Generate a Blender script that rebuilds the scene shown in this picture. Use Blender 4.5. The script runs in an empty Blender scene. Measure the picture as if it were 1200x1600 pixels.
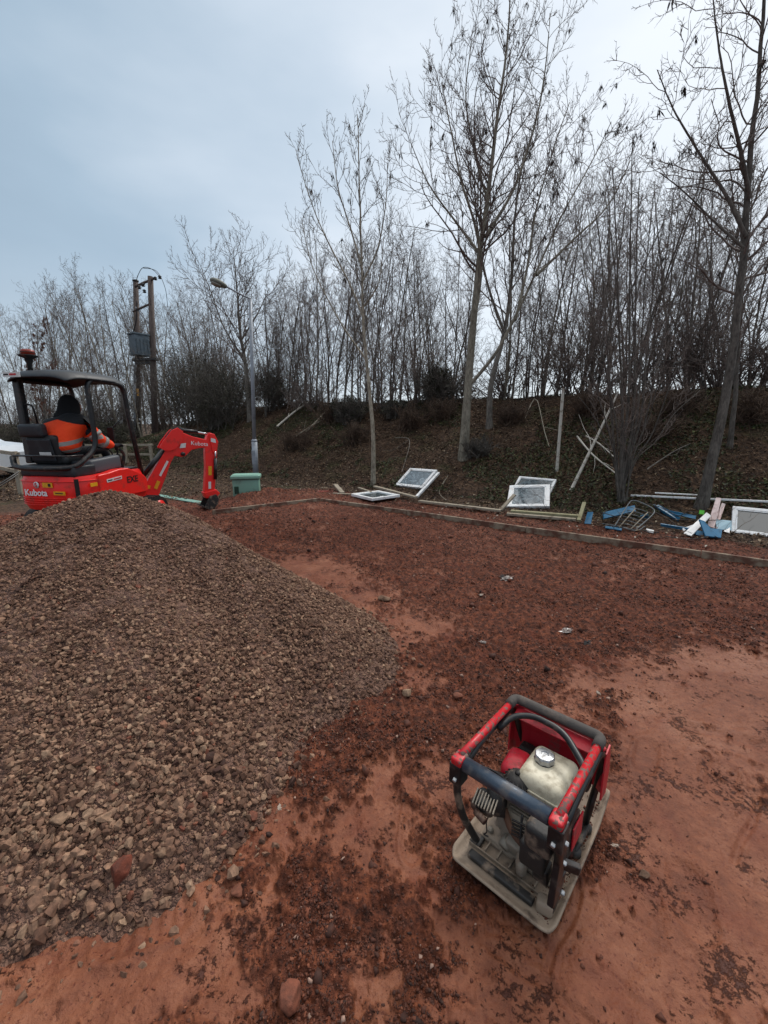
import bpy, bmesh, math, random
import numpy as np
from mathutils import Vector, Matrix

# ------------------------------------------------------------------ camera, world, light
scn = bpy.context.scene
COL = scn.collection
R = math.radians
EYE = 1.55
TH = R(12)
FPX = 650.0
cam_d = bpy.data.cameras.new("camera")
cam = bpy.data.objects.new("camera", cam_d)
COL.objects.link(cam)
cam.location = (0, 0, EYE)
cam.rotation_euler = (R(90) - TH, 0, 0)
cam_d.sensor_width = 36
cam_d.lens = FPX / 1600 * 36
cam_d.clip_start = 0.05
cam_d.clip_end = 2000
scn.camera = cam

scn.view_settings.view_transform = 'Standard'
scn.view_settings.look = 'None'
scn.view_settings.gamma = 1.0
scn.view_settings.exposure = 0.36
scn.cycles.max_bounces = 5
scn.cycles.diffuse_bounces = 3

SUN_EL, SUN_AZ = R(48), R(35)          # azimuth measured clockwise from +Y
world = bpy.data.worlds.new("World")
scn.world = world
world.use_nodes = True
wt = world.node_tree
wt.nodes.clear()
def wn(t, **k):
    n = wt.nodes.new(t)
    for a, b in k.items():
        setattr(n, a, b)
    return n
w_out = wn('ShaderNodeOutputWorld')
w_bg = wn('ShaderNodeBackground')
w_sky = wn('ShaderNodeTexSky', sky_type='NISHITA')
w_sky.sun_disc = False
w_sky.sun_elevation = SUN_EL
w_sky.sun_rotation = SUN_AZ
w_bg.inputs[1].default_value = 0.13
tc = wn('ShaderNodeTexCoord')
# soft stratus structure over the sky, in world directions
mp = wn('ShaderNodeMapping'); mp.inputs['Scale'].default_value = (1.0, 1.0, 2.6)
nz = wn('ShaderNodeTexNoise'); nz.inputs['Scale'].default_value = 1.7; nz.inputs['Detail'].default_value = 5; nz.inputs['Roughness'].default_value = .5
wt.links.new(tc.outputs['Generated'], mp.inputs[0]); wt.links.new(mp.outputs[0], nz.inputs['Vector'])
dotn = wn('ShaderNodeVectorMath', operation='DOT_PRODUCT')
bdir = Vector((0.62, 0.62, 0.48)).normalized()
dotn.inputs[1].default_value = bdir
wt.links.new(tc.outputs['Generated'], dotn.inputs[0])
def wmath(op, a, b=None):
    n = wn('ShaderNodeMath', operation=op)
    for i, x in enumerate((a, b)):
        if x is None: continue
        if isinstance(x, (int, float)): n.inputs[i].default_value = x
        else: wt.links.new(x, n.inputs[i])
    return n.outputs[0]
cl = wmath('ADD', wmath('MULTIPLY', nz.outputs[0], 0.62), wmath('ADD', wmath('MULTIPLY', dotn.outputs['Value'], 0.74), 0.02))
ramp = wn('ShaderNodeValToRGB')
el = ramp.color_ramp.elements
el[0].position = 0.30; el[0].color = (1.75, 2.35, 2.95, 1)
el[1].position = 1.0; el[1].color = (5.2, 5.6, 6.0, 1)
e = el.new(0.62); e.color = (2.55, 3.3, 4.0, 1)
e = el.new(0.84); e.color = (3.9, 4.5, 5.1, 1)
wt.links.new(cl, ramp.inputs[0])
sepw = wn('ShaderNodeSeparateXYZ'); wt.links.new(tc.outputs['Generated'], sepw.inputs[0])
# paler band low down, brighter zenith as under any overcast
low = wn('ShaderNodeMapRange'); low.inputs[1].default_value = 0.0; low.inputs[2].default_value = 0.30; low.inputs[3].default_value = 1.0; low.inputs[4].default_value = 0.0
wt.links.new(sepw.outputs[2], low.inputs[0])
hz = wn('ShaderNodeMix', data_type='RGBA'); hz.inputs[7].default_value = (4.4, 4.9, 5.4, 1)
wt.links.new(wmath('MULTIPLY', low.outputs[0], 0.75), hz.inputs[0]); wt.links.new(ramp.outputs[0], hz.inputs[6])
zen = wn('ShaderNodeMapRange'); zen.inputs[1].default_value = 0.70; zen.inputs[2].default_value = 0.95; zen.inputs[3].default_value = 0.0; zen.inputs[4].default_value = 1.0
wt.links.new(sepw.outputs[2], zen.inputs[0])
zm = wn('ShaderNodeMix', data_type='RGBA'); zm.inputs[7].default_value = (12.0, 11.6, 11.2, 1)
wt.links.new(zen.outputs[0], zm.inputs[0]); wt.links.new(hz.outputs[2], zm.inputs[6])
fin = wn('ShaderNodeMix', data_type='RGBA'); fin.inputs[0].default_value = 0.9
wt.links.new(w_sky.outputs[0], fin.inputs[6]); wt.links.new(zm.outputs[2], fin.inputs[7])
wt.links.new(fin.outputs[2], w_bg.inputs[0]); wt.links.new(w_bg.outputs[0], w_out.inputs[0])

sun_d = bpy.data.lights.new("sun", 'SUN')
sun_d.energy = 1.5
sun_d.angle = R(14)
sun_d.color = (1.0, 0.96, 0.90)
sun = bpy.data.objects.new("sun", sun_d)
COL.objects.link(sun)
sd = Vector((math.sin(SUN_AZ) * math.cos(SUN_EL), math.cos(SUN_AZ) * math.cos(SUN_EL), math.sin(SUN_EL)))
sun.rotation_euler = sd.to_track_quat('Z', 'Y').to_euler()
sun.location = sd * 50

# ------------------------------------------------------------------ pixel helpers (turn a place in the photo into a place in the world)
FW = np.array([0, math.cos(TH), -math.sin(TH)]); UP = np.array([0, math.sin(TH), math.cos(TH)])
EYEP = np.array([0, 0, EYE])
def ray(u, v):
    return (u - 600) / FPX * np.array([1., 0, 0]) + FW - (v - 800) / FPX * UP
def atY(u, v, Y):
    d = ray(u, v)
    return Vector(EYEP + d * (Y / d[1]))
def atZ(u, v, z=0.0):
    d = ray(u, v)
    return Vector(EYEP + d * ((z - EYE) / d[2]))
def atP(u, v, p0, n):
    d = ray(u, v); n = np.array(n); p0 = np.array(p0)
    return Vector(EYEP + d * (((p0 - EYEP) @ n) / (d @ n)))

# ------------------------------------------------------------------ numpy noise
_rt = np.random.RandomState(7).rand(256, 256)
def vnoise(x, y):
    xi = np.floor(x).astype(int); yi = np.floor(y).astype(int)
    fx = x - xi; fy = y - yi
    fx = fx * fx * (3 - 2 * fx); fy = fy * fy * (3 - 2 * fy)
    a = _rt[xi & 255, yi & 255]; b = _rt[(xi + 1) & 255, yi & 255]
    c = _rt[xi & 255, (yi + 1) & 255]; d = _rt[(xi + 1) & 255, (yi + 1) & 255]
    return (a * (1 - fx) + b * fx) * (1 - fy) + (c * (1 - fx) + d * fx) * fy
def fbm(x, y, f, o=4, g=.5):
    s = 0; a = 1; t = 0
    for i in range(o):
        s = s + a * (vnoise(x * f + 17.3 * i, y * f + 9.1 * i) - .5) * 2
        t += a; a *= g; f *= 2.03
    return s / t
def sstep(a, b, x):
    t = np.clip((x - a) / (b - a), 0, 1)
    return t * t * (3 - 2 * t)

# ------------------------------------------------------------------ terrain
ND = np.array([.59, .807]); AD = np.array([-.807, .59])      # across / along the edging
K2P = np.array([-1.3, 8.6]); K2N = np.array([-.6, .8]); K2N = K2N / np.linalg.norm(K2N)
def tcoord(x, y): return ND[0] * x + ND[1] * y - 6.2
def scoord(x, y): return AD[0] * x + AD[1] * y
def qcoord(x, y): return K2N[0] * (x - K2P[0]) + K2N[1] * (y - K2P[1])
PILE = (-2.05, 3.0); PH = 1.06; PR = 2.2
def pile_r(x, y):
    dx, dy = x - PILE[0], y - PILE[1]
    a = np.arctan2(dy, dx)
    deg = np.degrees(a)
    k = np.clip((deg + 20) / 50, 0, 1); k = k * k * (3 - 2 * k) * np.clip((150 - deg) / 60, 0, 1)
    rad = PR * (1 + .02 * np.sin(3 * a + .6) + .025 * np.sin(7 * a + 2) + .018 * np.sin(13 * a)) * (1 - .36 * k) * (1 - .05 * np.exp(-((deg + 28) / 25) ** 2))
    rad = rad * (1 + .12 * np.clip(-dx / 2.0, 0, 1))
    return np.sqrt(dx * dx + dy * dy) / rad
def pile_z(x, y):
    r = pile_r(x, y)
    rr = np.sqrt(r * r + .01)
    z = PH * (1.05 - rr ** 1.1) + .10 * np.exp(-((x + 1.5) ** 2 + (y - 3.3) ** 2) / .16)
    return z + .03 * fbm(x, y, 1.6, 3) * (r < 1.2)
def bank_z(x, y):
    t = tcoord(x, y); s = scoord(x, y)
    hm = 1 - .62 * sstep(17, 34, s)
    w = 4.6 + 5 * sstep(17, 34, s)
    h = 2.32 * hm * sstep(-.12, 1.12, (t - 1.8) / w) ** 1.0
    lin = 2.32 * hm * np.clip((t - 1.8) / w, 0, 1)
    z = .5 * h + .5 * lin
    m = np.clip((t - 1.0) / 2, 0, 1)
    z = z + m * (.10 * fbm(x, y, .5, 3) + .05 * fbm(x, y, 2.2, 3))
    return z
# smooth trodden patches: pixel centre, radius in m, strength
_patches = [(1120, 1120, .55, 1.0), (1060, 1220, .42, 1.), (1150, 1330, .4, 1.2), (1080, 1420, .33, 1.0), (950, 1520, .25, 1.1), (780, 1500, .22, 1.0), (1180, 1090, .6, 1.0),
            (700, 1230, .22, .8), (600, 1290, .2, .8), (420, 1330, .2, .6), (260, 1400, .25, 1.2), (150, 1520, .3, 1.0), (330, 1500, .2, .8), (40, 1580, .3, 1.),
            (560, 940, .4, .9), (480, 890, .45, .9), (640, 980, .35, .9), (640, 1060, .2, .6), (590, 1540, .12, .7), (620, 1230, .2, .5), (1180, 1500, .4, .6), (950, 1130, .2, .6), (880, 1550, .3, .9)]
PATCH = [(atZ(u, v), r, s) for u, v, r, s in _patches]
GROOVES = [(atZ(1198, 1215), atZ(1150, 1345), .010, .006), (atZ(925, 1340), atZ(860, 1510), .008, .005), (atZ(770, 1475), atZ(925, 1590), .012, .006), (atZ(1060, 1130), atZ(1195, 1165), .03, .008), (atZ(480, 900), atZ(640, 1020), .05, .012), (atZ(560, 905), atZ(720, 1010), .05, .012)]
PRINTS = [(atZ(1080, 1400), 1.1, 1), (atZ(1010, 1180), .9, 0), (atZ(1130, 1220), .9, 1), (atZ(430, 1390), 2.2, 0), (atZ(230, 1440), .4, 1), (atZ(650, 1290), 1.4, 0)]
def smooth_mask(x, y):
    m = np.zeros_like(x)
    for p, r, s in PATCH:
        m = np.maximum(m, s * np.exp(-((x - p.x) ** 2 + (y - p.y) ** 2) / (2 * (r * .85) ** 2)))
    m = m * 1.0 + .50 * fbm(x, y, 2.3, 4, .6) + .62 * fbm(x + 40, y, 7.5, 5, .7) + .55 * fbm(x, y + 9, 28, 3, .7)
    far = sstep(3.0, 4.2, y) * .16
    return sstep(.28, .72, m + far)
def mud_z(x, y):
    sm = smooth_mask(x, y)
    b = .02 * fbm(x, y, .45, 3)
    rough = .030 * fbm(x, y, 2.3, 4) + .034 * (1 - np.abs(fbm(x, y, 7, 4, .62)) * 1.6) + .034 * np.abs(fbm(x, y, 17, 4, .7)) - .03
    flat = .016 * fbm(x, y, 2.1, 3) + .007 * fbm(x, y, 8, 3) + .004 * fbm(x, y, 26, 3) - .010
    # parallel drag marks left by the machine
    dmk = .004 * np.sin((x * .66 - y * .75) * 2 * math.pi / .16 + 2 * fbm(x, y, 1.2, 2)) * sstep(.3, .6, vnoise(x * 1.1 + 5, y * 1.1))
    z = b + rough * (1 - sm) + (flat + dmk) * sm
    for (p, q2, wdt, dep) in GROOVES:      # tyre edge and dragged-plate marks pressed into the clay
        dx, dy = q2.x - p.x, q2.y - p.y; L2_ = dx * dx + dy * dy
        tt = np.clip(((x - p.x) * dx + (y - p.y) * dy) / L2_, 0, 1)
        dd = np.hypot(x - p.x - tt * dx + .01 * np.sin(tt * 9), y - p.y - tt * dy) / wdt
        z = z - dep * np.exp(-dd ** 2) + dep * .8 * np.exp(-(dd - 2) ** 2 * 1.4)
    # boot prints: shallow ovals
    for (p, a, lf) in PRINTS:
        ca, sa = math.cos(a), math.sin(a)
        u_ = ((x - p.x) * ca + (y - p.y) * sa) / .135; v_ = (-(x - p.x) * sa + (y - p.y) * ca) / (.048 + .012 * lf)
        rr2 = u_ ** 4 + v_ ** 2 
        z = z - .014 * np.exp(-rr2 ** 2) + .006 * np.exp(-(rr2 - 1.6) ** 2 * 3) + .004 * np.exp(-rr2 ** 2) * np.sin(u_ * 22) * .6
    # spoil thrown up near the bucket and in front of the cabinet
    for (u, v, rr, h) in ((430, 825, .45, .10), (370, 815, .35, .08), (400, 783, .55, .10), (445, 777, .5, .11), (520, 775, .5, .03), (390, 850, .4, .05)):
        p = atZ(u, v)
        g = np.exp(-((x - p.x) ** 2 + (y - p.y) ** 2) / (2 * rr * rr))
        z = z + h * g * (1 + .8 * fbm(x, y, 3, 4, .6))
    return z, sm
def litter_mask(x, y):
    t = tcoord(x, y); q = qcoord(x, y)
    spoil = sstep(.75, 1.25, t + .3 * fbm(x, y, 1.5, 4)) 
    # darker soil strip between edging and bank; mud runs past the second edging near the digger
    q2 = sstep(1.0, 1.7, q + .45 * fbm(x + 3, y, 1.1, 4) - .6 * sstep(-3.2, -4.6, x))
    q2 = q2 * sstep(-12.0, -6.5, x * 0 + (y - 8) * 3 + x * .3 - 1)
    return np.maximum(spoil * (x > -3), q2 * 1.0) if False else np.maximum(spoil, q2)
def H(x, y, full=False):
    x = np.asarray(x, float); y = np.asarray(y, float)
    l = litter_mask(x, y)
    mz, sm = mud_z(x, y)
    bz = bank_z(x, y) + .018 * fbm(x, y, 4, 4, .6)
    t = tcoord(x, y)
    strip = sstep(.02, .25, t) * (1 - sstep(.9, 1.6, t)) * .03
    z = mz * (1 - l) + l * 0 + np.where(t > .6, bz * sstep(.6, 1.3, t), 0) + (1 - sstep(.6, 1.3, t)) * l * .018 * fbm(x, y, 4, 4, .6) - strip * 0
    if full: return z, sm, l
    return z
def hz1(x, y): return float(H(np.array([x]), np.array([y]))[0])
def hit(u, v, far=60):
    d = ray(u, v); ts = np.linspace(.5, far, 3000)
    P = EYEP[None] + d[None] * ts[:, None]
    z = H(P[:, 0], P[:, 1]); i = int(np.argmax(P[:, 2] < z))
    return Vector((P[i, 0], P[i, 1], z[i]))

# ------------------------------------------------------------------ materials
MATS = {}
def lin(c):
    c = c / 255.
    return c / 12.92 if c <= .04045 else ((c + .055) / 1.055) ** 2.4
def rgb(r, g, b, k=1.0): return (lin(r) * k, lin(g) * k, lin(b) * k, 1)
class NT:
    def __init__(s, name):
        s.m = bpy.data.materials.new(name); s.m.use_nodes = True
        s.t = s.m.node_tree; s.b = s.t.nodes['Principled BSDF']
        s.tc = s.n('ShaderNodeTexCoord')
    def n(s, t, **k):
        n = s.t.nodes.new(t)
        for a, b in k.items(): setattr(n, a, b)
        return n
    def l(s, a, b): s.t.links.new(a, b)
    def noise(s, scale, detail=4, rough=.55, vec=None, dist=0):
        n = s.n('ShaderNodeTexNoise'); n.inputs['Scale'].default_value = scale
        n.inputs['Detail'].default_value = detail; n.inputs['Roughness'].default_value = rough; n.inputs['Distortion'].default_value = dist
        s.l(vec or s.tc.outputs['Object'], n.inputs['Vector']); return n.outputs[0]
    def ramp(s, fac, stops):
        r = s.n('ShaderNodeValToRGB'); e = r.color_ramp.elements
        e[0].position, e[0].color = stops[0]; e[1].position, e[1].color = stops[-1]
        for p, c in stops[1:-1]:
            k = e.new(p); k.color = c
        s.l(fac, r.inputs[0]); return r.outputs[0]
    def mix(s, fac, a, b, mode='MIX'):
        m = s.n('ShaderNodeMix', data_type='RGBA', blend_type=mode)
        for i, x in ((0, fac), (6, a), (7, b)):
            if isinstance(x, (int, float)): m.inputs[i].default_value = x
            elif isinstance(x, tuple): m.inputs[i].default_value = x
            else: s.l(x, m.inputs[i])
        return m.outputs[2]
    def math(s, op, a, b=0, c=None):
        m = s.n('ShaderNodeMath', operation=op)
        for i, x in enumerate((a, b, c)):
            if x is None: continue
            if isinstance(x, (int, float)): m.inputs[i].default_value = x
            else: s.l(x, m.inputs[i])
        return m.outputs[0]
    def attr(s, name):
        a = s.n('ShaderNodeAttribute'); a.attribute_name = name; return a.outputs['Fac']
    def bump(s, h, dist, strength=1.0, prev=None):
        b = s.n('ShaderNodeBump'); b.inputs['Distance'].default_value = dist; b.inputs['Strength'].default_value = strength
        s.l(h, b.inputs['Height'])
        if prev is not None: s.l(prev, b.inputs['Normal'])
        s.l(b.outputs[0], s.b.inputs['Normal']); return b.outputs[0]
    def col(s, c):
        if isinstance(c, tuple): s.b.inputs['Base Color'].default_value = c
        else: s.l(c, s.b.inputs['Base Color'])
    def rough(s, c):
        if isinstance(c, (int, float)): s.b.inputs['Roughness'].default_value = c
        else: s.l(c, s.b.inputs['Roughness'])
def M(name, c, rough=.6, metal=0, dirt=None, dirt_amt=.5, dirt_scale=14, bumpd=.001, bscale=60, edge=None, var=.12, spec=.5, lo=.52, hi=.66):
    """painted / plain surface with tonal variation, blotches of dirt and a fine bump"""
    if name in MATS: return MATS[name]
    s = NT(name)
    v = s.noise(6, 4)
    base = s.mix(s.math('MULTIPLY', v, var * 2), c, tuple([x * (1 - var) * .7 for x in c[:3]] + [1]))
    if dirt is not None:
        f = s.noise(dirt_scale, 6, .65)
        fac = s.ramp(f, [(lo, (0, 0, 0, 1)), (hi, (1, 1, 1, 1))])
        f2 = s.math('MULTIPLY', fac, dirt_amt)
        base = s.mix(f2, base, dirt)
        s.rough(s.math('MULTIPLY_ADD', f2, .85 - rough, rough))
        s.l(s.math('MULTIPLY', s.math('SUBTRACT', 1, f2), metal), s.b.inputs['Metallic'])
    else:
        s.rough(rough); s.b.inputs['Metallic'].default_value = metal
    s.b.inputs['Specular IOR Level'].default_value = spec
    s.col(base)
    s.bump(s.noise(bscale, 5, .6), bumpd, .8)
    MATS[name] = s.m
    return s.m
DUST = rgb(150, 122, 100)
MUDC = rgb(112, 62, 46)
red_paint = M("red digger paint", rgb(248, 38, 30), .38, dirt=rgb(120, 60, 45), dirt_amt=.5, dirt_scale=7, bumpd=.0006, lo=.54, hi=.70)
red_worn = M("worn red enamel", rgb(196, 22, 34), .42, dirt=rgb(105, 88, 80), dirt_amt=.95, dirt_scale=55, bumpd=.001, lo=.52, hi=.55)
red_faded = M("faded red plastic", rgb(196, 34, 50), .42, dirt=rgb(130, 80, 74), dirt_amt=.6, dirt_scale=22, lo=.54, hi=.62)
blk_paint = M("black steel", rgb(24, 25, 27), .38, dirt=rgb(95, 80, 72), dirt_amt=.5, dirt_scale=18, bumpd=.0006)
blue_steel = M("blue black tube", rgb(72, 82, 94), .34, metal=.5, dirt=rgb(105, 98, 92), dirt_amt=.6, dirt_scale=24)
blk_dusty = M("dusty black iron", rgb(42, 39, 37), .6, dirt=rgb(140, 120, 102), dirt_amt=.8, dirt_scale=15, bumpd=.002)
grey_foam = M("grey rubber grip", rgb(78, 72, 68), .85, dirt=rgb(120, 104, 92), dirt_amt=.6, dirt_scale=12, bumpd=.002, bscale=90)
blk_plastic = M("black canopy plastic", rgb(31, 35, 41), .5, dirt=rgb(80, 80, 82), dirt_amt=.3, dirt_scale=6)
blk_rubber = M("black rubber", rgb(26, 25, 25), .8, dirt=MUDC, dirt_amt=.7, dirt_scale=8, bumpd=.003)
seat_vinyl = M("black seat vinyl", rgb(28, 28, 30), .55)
tan_plate = M("dried mud on plate steel", rgb(150, 132, 114), .75, dirt=rgb(82, 68, 58), dirt_amt=.85, dirt_scale=16, bumpd=.003, bscale=45)
alu_dusty = M("dusty cast aluminium", rgb(150, 140, 126), .6, metal=.35, dirt=rgb(120, 98, 82), dirt_amt=.9, dirt_scale=14, bumpd=.003, bscale=50)
tank_paint = M("stained cream tank paint", rgb(212, 204, 180), .45, dirt=rgb(110, 92, 64), dirt_amt=.75, dirt_scale=24, bumpd=.001, lo=.47, hi=.74)
cap_metal = M("dull zinc cap", rgb(178, 180, 182), .38, metal=.7, dirt=rgb(120, 110, 100), dirt_amt=.5, dirt_scale=30)
chrome = M("bright rod", rgb(190, 192, 195), .2, metal=.9)
hose_mat = M("rubber hose", rgb(24, 24, 26), .6)
yellow = M("yellow sticker", rgb(238, 170, 20), .5, dirt=rgb(150, 100, 20), dirt_amt=.4, dirt_scale=60)
white_st = M("white sticker", rgb(225, 225, 222), .5, dirt=rgb(170, 160, 155), dirt_amt=.3)
white_txt = M("white lettering", rgb(235, 235, 235), .5)
black_txt = M("black lettering", rgb(25, 14, 14), .6)
red_txt = M("red lettering", rgb(200, 40, 45), .5)
orange_lens = M("orange beacon lens", rgb(140, 44, 24), .3)
hiviz = None
green_gl = M("pale green cabinet paint", rgb(126, 170, 152), .55, dirt=rgb(84, 104, 92), dirt_amt=.45, dirt_scale=5)
green_dk = M("dark green label", rgb(40, 84, 66), .55)
galv = M("galvanised column steel", rgb(156, 162, 170), .55, metal=.3, dirt=rgb(92, 96, 100), dirt_amt=.5, dirt_scale=5)
lamp_grey = M("weathered lantern shell", rgb(120, 122, 112), .6, dirt=rgb(80, 84, 70), dirt_amt=.5, dirt_scale=9)
lamp_glass = M("clouded lantern bowl", rgb(150, 150, 140), .3)
trafo = M("transformer grey paint", rgb(98, 110, 118), .5, dirt=rgb(60, 68, 72), dirt_amt=.5, dirt_scale=4)
upvc = M("white frame plastic", rgb(243, 243, 242), .35, dirt=rgb(176, 160, 146), dirt_amt=.4, dirt_scale=7)
timber_pale = M("pale weathered timber", rgb(160, 148, 130), .85, dirt=rgb(96, 78, 62), dirt_amt=.75, dirt_scale=9, bumpd=.003)
timber_green = M("yellowed treated timber", rgb(150, 144, 112), .85, dirt=rgb(110, 96, 66), dirt_amt=.6, dirt_scale=9, bumpd=.003)
blue_st = M("blue painted steel", rgb(24, 104, 142), .42, dirt=rgb(60, 66, 70), dirt_amt=.55, dirt_scale=11)
wire_grey = M("grey wire", rgb(112, 116, 118), .45, metal=.4)
white_bark = M("white painted stake", rgb(205, 198, 186), .85, dirt=rgb(130, 118, 102), dirt_amt=.8, dirt_scale=12, bumpd=.004)
pink_board = M("pinkish white board", rgb(222, 200, 196), .7, dirt=rgb(160, 120, 112), dirt_amt=.5, dirt_scale=9)
teal_mat = M("faded teal sheet", rgb(120, 160, 148), .7, dirt=rgb(120, 108, 92), dirt_amt=.5)
redwood = M("red stained strip", rgb(150, 62, 50), .8, dirt=rgb(160, 120, 105), dirt_amt=.5)
plastic_film = M("crumpled clear film", rgb(132, 122, 116), .2, dirt=rgb(90, 52, 38), dirt_amt=.85, dirt_scale=30)
skin_m = M("skin", rgb(190, 140, 115), .6)
trouser = M("dark work trousers", rgb(34, 36, 42), .85)
glove_m = M("dark work glove", rgb(40, 40, 42), .8)
hood_m = M("black hood cloth", rgb(16, 16, 18), .95)
car_white = M("white car paint", rgb(205, 212, 218), .3)
tyre_m = M("tyre rubber", rgb(30, 30, 31), .8)
leaf_copper = M("withered copper leaves", rgb(96, 58, 44), .8)

def glass_mat(name, tint, rough=.08):
    s = NT(name); s.col(tint); s.rough(rough); s.b.inputs['Specular IOR Level'].default_value = .9
    s.b.inputs['Coat Weight'].default_value = .6
    s.bump(s.noise(3, 2), .002, .3)
    return s.m
pane_m = glass_mat("dusty reflecting glass", rgb(58, 66, 68), .04)
carglass = glass_mat("car glass", rgb(88, 112, 128))
# grimy glass with streaks
def grime_glass():
    s = NT("streaked window glass")
    a = s.noise(9, 5, .7, dist=1.2)
    s.col(s.ramp(a, [(.35, rgb(50, 58, 62)), (.5, rgb(88, 100, 106)), (.72, rgb(158, 170, 174))]))
    s.rough(.07); s.b.inputs['Specular IOR Level'].default_value = 1.0; s.b.inputs['Coat Weight'].default_value = .5
    return s.m
pane_g = grime_glass()

def wood_mat(name, c1, c2, axis_scale=(1, 1, 1), sc=6, rough=.85, bd=.004):
    s = NT(name)
    mp = s.n('ShaderNodeMapping'); mp.inputs['Scale'].default_value = axis_scale
    s.l(s.tc.outputs['Object'], mp.inputs[0])
    a = s.noise(sc, 6, .65, mp.outputs[0]); b = s.noise(sc * 4, 4, .6, mp.outputs[0])
    f = s.math('MULTIPLY_ADD', b, .4, s.math('MULTIPLY', a, .7))
    s.col(s.ramp(f, [(.4, c1), (.68, c2)])); s.rough(rough)
    s.bump(f, bd, 1.0)
    return s.m
bark_pale = wood_mat("pale ash bark", rgb(92, 84, 72), rgb(150, 142, 126), (1, 1, .35), 9)
bark_birch = wood_mat("silvery smooth bark", rgb(104, 94, 80), rgb(176, 166, 148), (1, 1, .3), 10)
bark_dark = wood_mat("dark rough bark", rgb(60, 54, 49), rgb(108, 101, 93), (1, 1, .3), 12, bd=.01)
bark_mid = wood_mat("grey brown bark", rgb(78, 72, 66), rgb(132, 124, 114), (1, 1, .35), 9)
twig_m = wood_mat("dark twig bark", rgb(82, 70, 64), rgb(124, 111, 104), (1, 1, 1), 4)
twig_pale = wood_mat("grey twig bark", rgb(84, 78, 74), rgb(130, 122, 114), (1, 1, 1), 4)
pole_wood = wood_mat("creosoted pole wood", rgb(62, 52, 48), rgb(108, 94, 88), (6, 6, .3), 3)
key_m = M("dry brown seed keys", rgb(52, 42, 36), .9)
edging_m = M("muddy edging board", rgb(150, 134, 114), .85, dirt=rgb(92, 54, 40), dirt_amt=.92, dirt_scale=4, bumpd=.003, lo=.42, hi=.58)

def mud_material():
    s = NT("red clay")
    sm = s.attr('smoothness'); lit = s.attr('litter')
    n1 = s.noise(2.2, 6, .6); n2 = s.noise(24, 6, .65); n3 = s.noise(90, 4, .6)
    dark = s.ramp(n2, [(.36, rgb(52, 25, 15)), (.52, rgb(92, 47, 29)), (.70, rgb(134, 76, 50))])
    pale = s.ramp(s.math('MULTIPLY_ADD', n2, .45, s.math('MULTIPLY', n1, .6)), [(.36, rgb(94, 51, 34)), (.52, rgb(122, 71, 48)), (.68, rgb(143, 91, 65))])
    pale = s.mix(s.ramp(s.noise(70, 5, .7), [(.56, (0, 0, 0, 1)), (.66, (1, 1, 1, 1))]), pale, rgb(92, 44, 28))
    flk = s.noise(46, 9, .78); zone = s.noise(3.6, 5, .65)
    fl = s.ramp(s.math('MULTIPLY', s.math('MULTIPLY_ADD', zone, .9, flk), .5), [(.53, (0, 0, 0, 1)), (.56, (1, 1, 1, 1))])
    pale = s.mix(s.math('MULTIPLY', fl, .85), pale, rgb(62, 28, 18))
    c = s.mix(sm, dark, pale)
    c = s.mix(s.ramp(s.noise(5.0, 3), [(.55, (0, 0, 0, 1)), (.75, (.45, .45, .45, 1))]), c, rgb(106, 48, 32))
    n4 = s.noise(14, 6, .7)
    leaf = s.ramp(n4, [(.34, rgb(40, 28, 20)), (.5, rgb(70, 51, 37)), (.62, rgb(96, 73, 54)), (.76, rgb(124, 98, 74))])
    moss = s.ramp(s.noise(1.1, 4, .6), [(.54, (0, 0, 0, 1)), (.70, (.8, .8, .8, 1))])
    leaf = s.mix(moss, leaf, s.ramp(s.noise(22, 5, .7), [(.4, rgb(34, 38, 20)), (.65, rgb(78, 84, 42))]))
    c = s.mix(lit, c, leaf)
    s.col(c)
    r = s.math('MULTIPLY_ADD', sm, -.22, .82)
    r = s.math('MULTIPLY_ADD', s.math('MULTIPLY', s.ramp(n1, [(.45, (0, 0, 0, 1)), (.65, (1, 1, 1, 1))]), sm), -.14, r)
    s.rough(s.math('MAXIMUM', r, s.math('MULTIPLY', lit, .9)))
    s.b.inputs['Specular IOR Level'].default_value = .28
    hgt = s.math('ADD', s.math('MULTIPLY', n3, .35), s.math('MULTIPLY_ADD', fl, .35, n2))
    amp = s.math('MULTIPLY_ADD', sm, -.55, 1.0)
    s.bump(s.math('MULTIPLY', hgt, amp), .021, 1.0)
    return s.m
mud_m = mud_material()

def tint_mat(name, stops, rough=.85, noise=30, nb=.002, spec=.3, extra=None):
    s = NT(name)
    a = s.attr('tint')
    c = s.ramp(a, stops)
    n = s.noise(noise, 4, .6)
    c = s.mix(s.ramp(n, [(.35, (.55, .55, .55, 1)), (.65, (0, 0, 0, 1))]), c, (.02, .015, .012, 1)) if extra is None else s.mix(.25, c, extra)
    s.col(c); s.rough(rough); s.b.inputs['Specular IOR Level'].default_value = spec
    s.bump(n, nb, .6)
    return s.m
stone_m = tint_mat("crushed sandstone", [(0, rgb(74, 48, 39)), (.3, rgb(114, 82, 65)), (.6, rgb(142, 108, 87)), (.85, rgb(172, 140, 114)), (.95, rgb(138, 88, 68)), (1, rgb(116, 64, 48))], .85, 60, .002)
rock_m = tint_mat("clay stained rock", [(0, rgb(70, 50, 40)), (.5, rgb(130, 100, 80)), (.85, rgb(168, 138, 112)), (.95, rgb(134, 82, 62)), (1, rgb(118, 62, 46))], .8, 34, .012)
pilebase_m = None
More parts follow.
